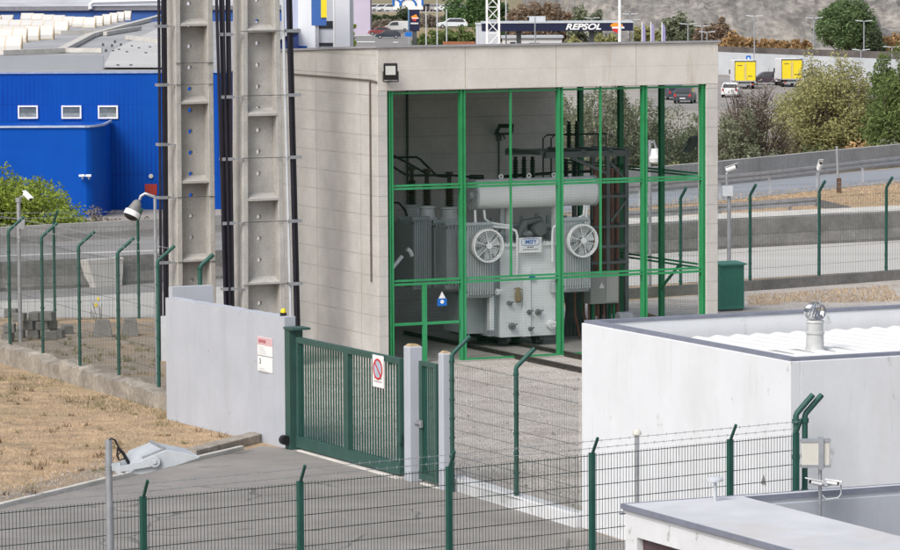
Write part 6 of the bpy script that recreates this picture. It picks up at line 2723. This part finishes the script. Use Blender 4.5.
def emblem(parent, x, y, z, s):
    """orange and red setting sun with a white bar"""
    mb = MB()
    pts = [(x + s * px_, y, z + s * pz) for px_, pz in ((-1.0, .05), (-.95, .35), (-.5, .62), (-.1, .72), (.25, .95), (.62, .9), (.7, .45), (1.0, .35), (1.0, .02))]
    mb.prism(pts, (0, .04, 0))
    mb.build('emblem_sun', 'orange', parent)
    MB().box(x - s * .75, x + s * 1.25, y - .01, y + .04, z - s * .27, z + s * .02).build('emblem_bar', 'white', parent)
    pts = [(x + s * px_, y, z + s * pz) for px_, pz in ((-.72, -.29), (.75, -.29), (.55, -.75), (.15, -1.0), (-.3, -.85), (-.6, -.6))]
    MB().prism(pts, (0, .04, 0)).build('emblem_base', 'red', parent)


emblem(fs, x, -.06, z, .78)
mb = MB()
x = sl_(538, 20).x
mb.box(x - 1.0, x + 1.0, 3, 5, zb1 + .145, zb1 + .8)
mb.build('roof_unit', 'grey_paint', fs)
# kiosk under the canopy, pale striped block at left
a2 = D(503, 47, SY + 14)
kk = thing('station_kiosk', 'small white kiosk under the fuel canopy', 'kiosk', Vector((a2.x, SY + 14, ZP)))
wv = D(562, 40, SY + 14).x - a2.x
hk = D(530, 38, SY + 14).z - ZP
MB().box(0, wv, 0, 6, 0, hk).build('wall', 'white', kk)
MB().box(-.2, wv + .2, -.3, 6.2, hk + .002, hk + .25).build('roof', 'grey_paint', kk)
MB().box(.9, 1.6, -.02, -.003, hk - 1.1, hk - .5).build('window', 'glass', kk)
MB().box(3.4, 4.8, -.02, -.003, hk - 1.1, hk - .6).build('window', 'glass', kk)
a2 = D(476, 47, SY + 20)
pb = thing('service_block', 'pale grey ribbed service block at the left end of the fuel canopy', 'building', Vector((a2.x, SY + 20, ZP)))
wv = D(498, 40, SY + 20).x - a2.x
hk = D(490, 24.5, SY + 20).z - ZP
m_ = mat('ribbed_pale_cladding', (.50, .53, .57), .6, .05, .5)
joints(m_, .7, .12, (.36, .38, .42), 'X', .8, nscale=.1)
MB().box(0, wv, 0, 4, 0, hk).build('wall', m_, pb)
MB().box(-.1, wv + .1, -.1, 4.1, hk + .002, hk + .2).build('roof', 'grey_paint', pb)
# lattice tower
LTY = 480
a2 = D(487, 40, LTY)
lt = thing('lattice_tower', 'white lattice mast rising left of the fuel canopy', 'tower', Vector((a2.x, LTY, ZP)))
htop = D(487, -40, LTY).z - ZP
wt_ = D(499, 10, LTY).x - a2.x
mb = MB()
for (x, y) in ((0, 0), (wt_, 0), (0, wt_), (wt_, wt_), ):
    mb.bar((x, y, 0), (x, y, htop), .24)
mb.build('leg', 'white', lt)
mb = MB()
z = 0
k = 0
while z < htop - 1.6:
    for (p, q) in (((0, 0), (wt_, 0)), ((wt_, 0), (wt_, wt_)), ((wt_, wt_), (0, wt_)), ((0, wt_), (0, 0))):
        if k % 2:
            p, q = q, p
        mb.bar((p[0], p[1], z), (q[0], q[1], z + 1.6), .11)
        mb.bar((p[0], p[1], z + 1.6), (q[0], q[1], z + 1.6), .09)
    z += 1.6
    k += 1
mb.build('lattice', 'white', lt)
# price pylon
PY_ = 480
a2 = D(409.5, 30, PY_)
py = thing('price_pylon', 'navy fuel price pylon with orange emblem beside the hedge', 'sign', Vector((a2.x, PY_, ZP)))
wv = D(419.5, 20, PY_).x - a2.x
z0_, z1_ = D(414, 31, PY_).z - ZP, D(414, 9.5, PY_).z - ZP
MB().box(0, wv, 0, .5, z0_, z1_).build('panel', 'navy', py)
MB().box(-.2, -.003, -.05, .55, z0_, z1_).build('edge', mat('steel_blue', (.12, .22, .34), .5), py)
MB().box(.35, wv - .35, .1, .4, 0, z0_ - .002).build('mast', 'steel_dark', py)
emblem(py, wv / 2, -.05, z1_ - 1.0, .42)
mb = MB()
for k in range(6):
    mb.box(.16 + k * .16, .28 + k * .16, -.012, -.001, z1_ - 1.78, z1_ - 1.6)
mb.build('lettering', 'white', py)
a3 = D(405, 37, PY_ - 1)
t = thing('direction_sign', 'small blue board at the foot of the price pylon', 'sign', Vector((a3.x, PY_ - 1, ZP)))
zz0, zz1 = D(405, 36.5, PY_ - 1).z - ZP, D(405, 32, PY_ - 1).z - ZP
MB().box(0, .85, 0, .1, zz0, zz1).build('panel', 'sign_blue', t)
MB().box(.35, .5, .02, .08, 0, zz0 - .002).build('leg', 'galv', t)
# road surface with markings far
sheet('far_road', [P(355, 48, ZP), P(440, 48, ZP), P(440, 36, ZP), P(480, 28, ZP), P(350, 32, ZP), P(340, 40, ZP)], 'road_dark', ZP + .02)
for i, (u0, v0, u1, v1) in enumerate(((357, 41.5, 375, 43), (393, 42, 398, 46), (357, 33.5, 366, 35), (345, 35, 372, 34))):
    sheet('far_road_marking', [P(u0, v0, ZP), P(u1, v0, ZP), P(u1, v0 + .8, ZP), P(u0, v0 + .8, ZP)], 'white', ZP + .04)
# far car park surface
sheet('car_park', [P(640, 110, ZP), P(900, 110, ZP), P(905, 84, ZP), P(640, 71, ZP)], mat('car_park_asphalt', (.30, .28, .265), .9, .12, .2), ZP + .02)
# hedge and far vegetation: individual shrubs
sd = 100
def hedge(label, group, items, leaf, y, z=ZP, s=.24, n=22, name='hedge_shrub'):
    global sd
    for (u, vt, wpx) in items:
        sd += 1
        b = base_at(u, y + random.uniform(-2, 2), z)
        h = max(.8, (D(u, vt, b.y).z - z) * 1.05)
        lab = label
        bush(name, lab, b, wpx / 2 * 1.3 * y / FPX, h, leaf, n, s, sd, group)


hedge('clipped green hedge shrub around the brick planter', 'hedge along the far road', [(419, 36, 14), (426, 33, 16), (434, 30, 18), (443, 28.5, 18), (452, 27.5, 18), (461, 26.5, 18), (470, 25, 18), (478, 22, 18), (430, 38, 14), (440, 36, 16), (452, 36, 16), (464, 35, 16), (474, 34, 16)], 'leaf_mid', 520)
hedge('green shrub on the bank below the terrace cars', 'shrubs on the terrace bank', [(352, 16, 12), (362, 14, 14), (374, 14, 16), (385, 15, 14), (396, 14, 14), (405, 7, 18), (366, 19, 14), (412, 12, 14)], 'leaf_dark', 745, ZP, .34)
hedge('dry brown shrub on the bank below the terrace cars', 'dry shrubs on the terrace bank', [(389, 19, 16), (400, 19, 14), (422, 14, 18), (432, 15, 18), (443, 16, 16), (378, 20, 12)], 'leaf_grey', 738, ZP, .34)
hedge('green tree shrub behind the hedge on the slope', 'green shrubs behind the hedge', [(452, 8, 18), (462, 6, 20), (472, 2, 22), (483, -2, 24), (494, 2, 20), (503, 4, 18), (470, -12, 30), (455, -8, 24), (490, -14, 30)], 'leaf_green', 640, ZP, .34, 26)
hedge('bright green shrub at the white hall corner', 'bright shrubs at the hall corner', [(353.5, 26, 10), (354, 34, 9)], 'leaf_lime', 420, ZP, .2)
hedge('russet dry tree shrub behind the fuel canopy', 'russet shrubs behind the canopy', [(522, 4, 22), (535, 0, 24), (548, 3, 22), (558, 6, 18), (566, 9, 16), (541, 8, 20), (514, 8, 16), (528, 10, 18)], 'leaf_brown', 600, ZP, .34, 26)
for o in list(COL.objects):
    pass
hedge('yellow brown dry shrub right of the fuel canopy', 'dry shrubs right of the canopy', [(637, 27, 12), (645, 25, 14), (600, 33, 14), (612, 34, 14), (575, 36, 14), (656, 30, 12)], 'leaf_yellow', 560, ZP, .3)
hedge('grey olive tree shrub at the foot of the rock', 'olive shrubs at the rock foot', [(668, 18, 24), (681, 12, 24), (690, 22, 16), (674, 28, 20), (596, 8, 20), (580, 6, 24)], 'leaf_olive', 570, ZP, .34, 26)
hedge('brown dry shrub above the concrete roof end', 'brown shrubs at the roof end', [(708, 22, 18), (717, 20, 20), (722, 16, 14), (699, 28, 14), (728, 26, 18)], 'leaf_brown', 560, ZP, .3, 24)
hedge('orange dry shrub in the row above the dark stone wall', 'orange shrubs above the stone wall', [(730, 32, 20), (741, 35, 16), (752, 37, 18), (763, 38, 16), (773, 39, 18), (784, 40, 18), (795, 40, 16), (806, 41, 16), (884, 37, 22), (896, 34, 24), (908, 36, 22)], 'leaf_orange', 505, ZP, .28, 24)
t = tree('hill_tree', 'big round green tree in front of the rock face', base_at(845, 500, ZP), D(845, -3, 500).z - ZP, 34 * 500 / FPX, 'leaf_hill', 260, 90, .20, 77, crown0=.12, clump=.19, trunk_r=.3)
bush('dark_shrub', 'dark shrub right below the big round hill tree', base_at(872, 498, ZP), 2.4, D(872, 26, 498).z - ZP, 'leaf_dark', 50, .26, 78)
bush('dark_shrub', 'dark green clump clinging to the rock top left', base_at(650, 640, ZP), 4.6, D(650, -6, 640).z - ZP, 'leaf_dark', 60, .36, 79)

# brick planter
a2 = D(443, 41.5, 470)
t = wall_path('brick_planter', 'low red brick planter wall below the green hedge', [Vector((a2.x, 470, ZP)), Vector((D(475, 41, 470).x, 470, ZP))], D(455, 41.5, 470).z - ZP, .5, 'brick')

# ------------------------------------------------------------------ HILL
mb = MB()
nx, ny = 230, 70
X0, X1, Y0, Y1 = -60, 170, 585, 760


def hill_z(x, y):
    t = (y - Y0) / (Y1 - Y0)
    left = min(1, max(0, (x - 10) / 14))
    left = left * left * (3 - 2 * left)
    h = 46 * (t ** .8) * left - (1 - left) * 7
    n = noise.noise(Vector((x * .05, y * .05, 0))) * 5
    a = abs(noise.noise(Vector((x * .13 + y * .05, y * .05, 3))))
    b = abs(noise.noise(Vector((x * .34 + y * .1, y * .10, 8))))
    n += (.35 - a) * 7 + (.3 - b) * 3.2 + noise.noise(Vector((x * .9, y * .4, 1))) * .9
    return ZP - .6 + h + n * min(1, t * 6) * left


for j in range(ny + 1):
    for i in range(nx + 1):
        x = X0 + (X1 - X0) * i / nx
        y = Y0 + (Y1 - Y0) * j / ny
        mb.v.append((x, y + noise.noise(Vector((x * .12, y * .1, 5))) * 3, hill_z(x, y)))
for j in range(ny):
    for i in range(nx):
        k = j * (nx + 1) + i
        mb.f.append((k, k + 1, k + nx + 2, k + nx + 1))
structure(mb.build('hill', 'rock', smooth=False))
for k in range(26):
    rr = random.Random(900 + k)
    u_ = rr.uniform(565, 900)
    y_ = rr.uniform(605, 690)
    x_ = (u_ - 450) / FPX * y_
    z_ = hill_z(x_, y_)
    vv = proj((x_, y_, z_))[1]
    if vv < -25 or vv > 42:
        continue
    bush('rock_shrub', 'scrubby shrub clinging to the grey rock face', Vector((x_, y_, z_ - .5)), rr.uniform(1.0, 2.4), rr.uniform(1.4, 3.0), ('leaf_dark', 'leaf_olive', 'leaf_brown', 'leaf_orange')[k % 4], 16, .26, 950 + k, 'shrubs on the rock face')
# distant ridge so nothing but land closes the view
mb = MB()
for j in range(13):
    for i in range(61):
        x = -900 + 1800 * i / 60
        y = 900 + 60 * j
        mb.v.append((x, y, ZP - 1 + j * 9 + noise.noise(Vector((x * .01, y * .01, 2))) * 14 * min(1, j / 3)))
for j in range(12):
    for i in range(60):
        k = j * 61 + i
        mb.f.append((k, k + 1, k + 62, k + 61))
structure(mb.build('ridge', mat('scrub_ridge', (.16, .155, .09), .95, .2, .03, col2=(.26, .21, .14))))

# ------------------------------------------------------------------ LIGHT
SUN_EL, SUN_AZ = R(46), R(-147)      # azimuth measured from +Y clockwise (towards +X)
sd_ = Vector((math.sin(SUN_AZ) * math.cos(SUN_EL), math.cos(SUN_AZ) * math.cos(SUN_EL), math.sin(SUN_EL)))
sun = bpy.data.lights.new('sun', 'SUN')
sun.energy = 1.5
sun.angle = R(32)
sun.color = (1.0, .985, .955)
so = bpy.data.objects.new('sun', sun)
COL.objects.link(so)
so.rotation_euler = (-sd_).to_track_quat('-Z', 'Y').to_euler()
so.location = (0, 0, 60)
w = bpy.data.worlds.new('World')
scene.world = w
w.use_nodes = True
nt = w.node_tree
bg = nt.nodes['Background']
sky = nt.nodes.new('ShaderNodeTexSky')
sky.sky_type = 'NISHITA'
sky.sun_disc = False
sky.sun_elevation = SUN_EL
sky.sun_rotation = SUN_AZ
sky.air_density = 1.0
sky.dust_density = 4.0
sky.ozone_density = 0.6
hs = nt.nodes.new('ShaderNodeHueSaturation')
hs.inputs['Saturation'].default_value = .62
nt.links.new(sky.outputs[0], hs.inputs['Color'])
nt.links.new(hs.outputs[0], bg.inputs['Color'])
bg.inputs['Strength'].default_value = .122
scene.view_settings.view_transform = 'Standard'
scene.view_settings.look = 'None'
scene.view_settings.gamma = 1
scene.view_settings.exposure = 0.52
scene.view_settings.use_curve_mapping = False
scene.render.resolution_x = 1024
scene.render.resolution_y = 626
scene.cycles.max_bounces = 6
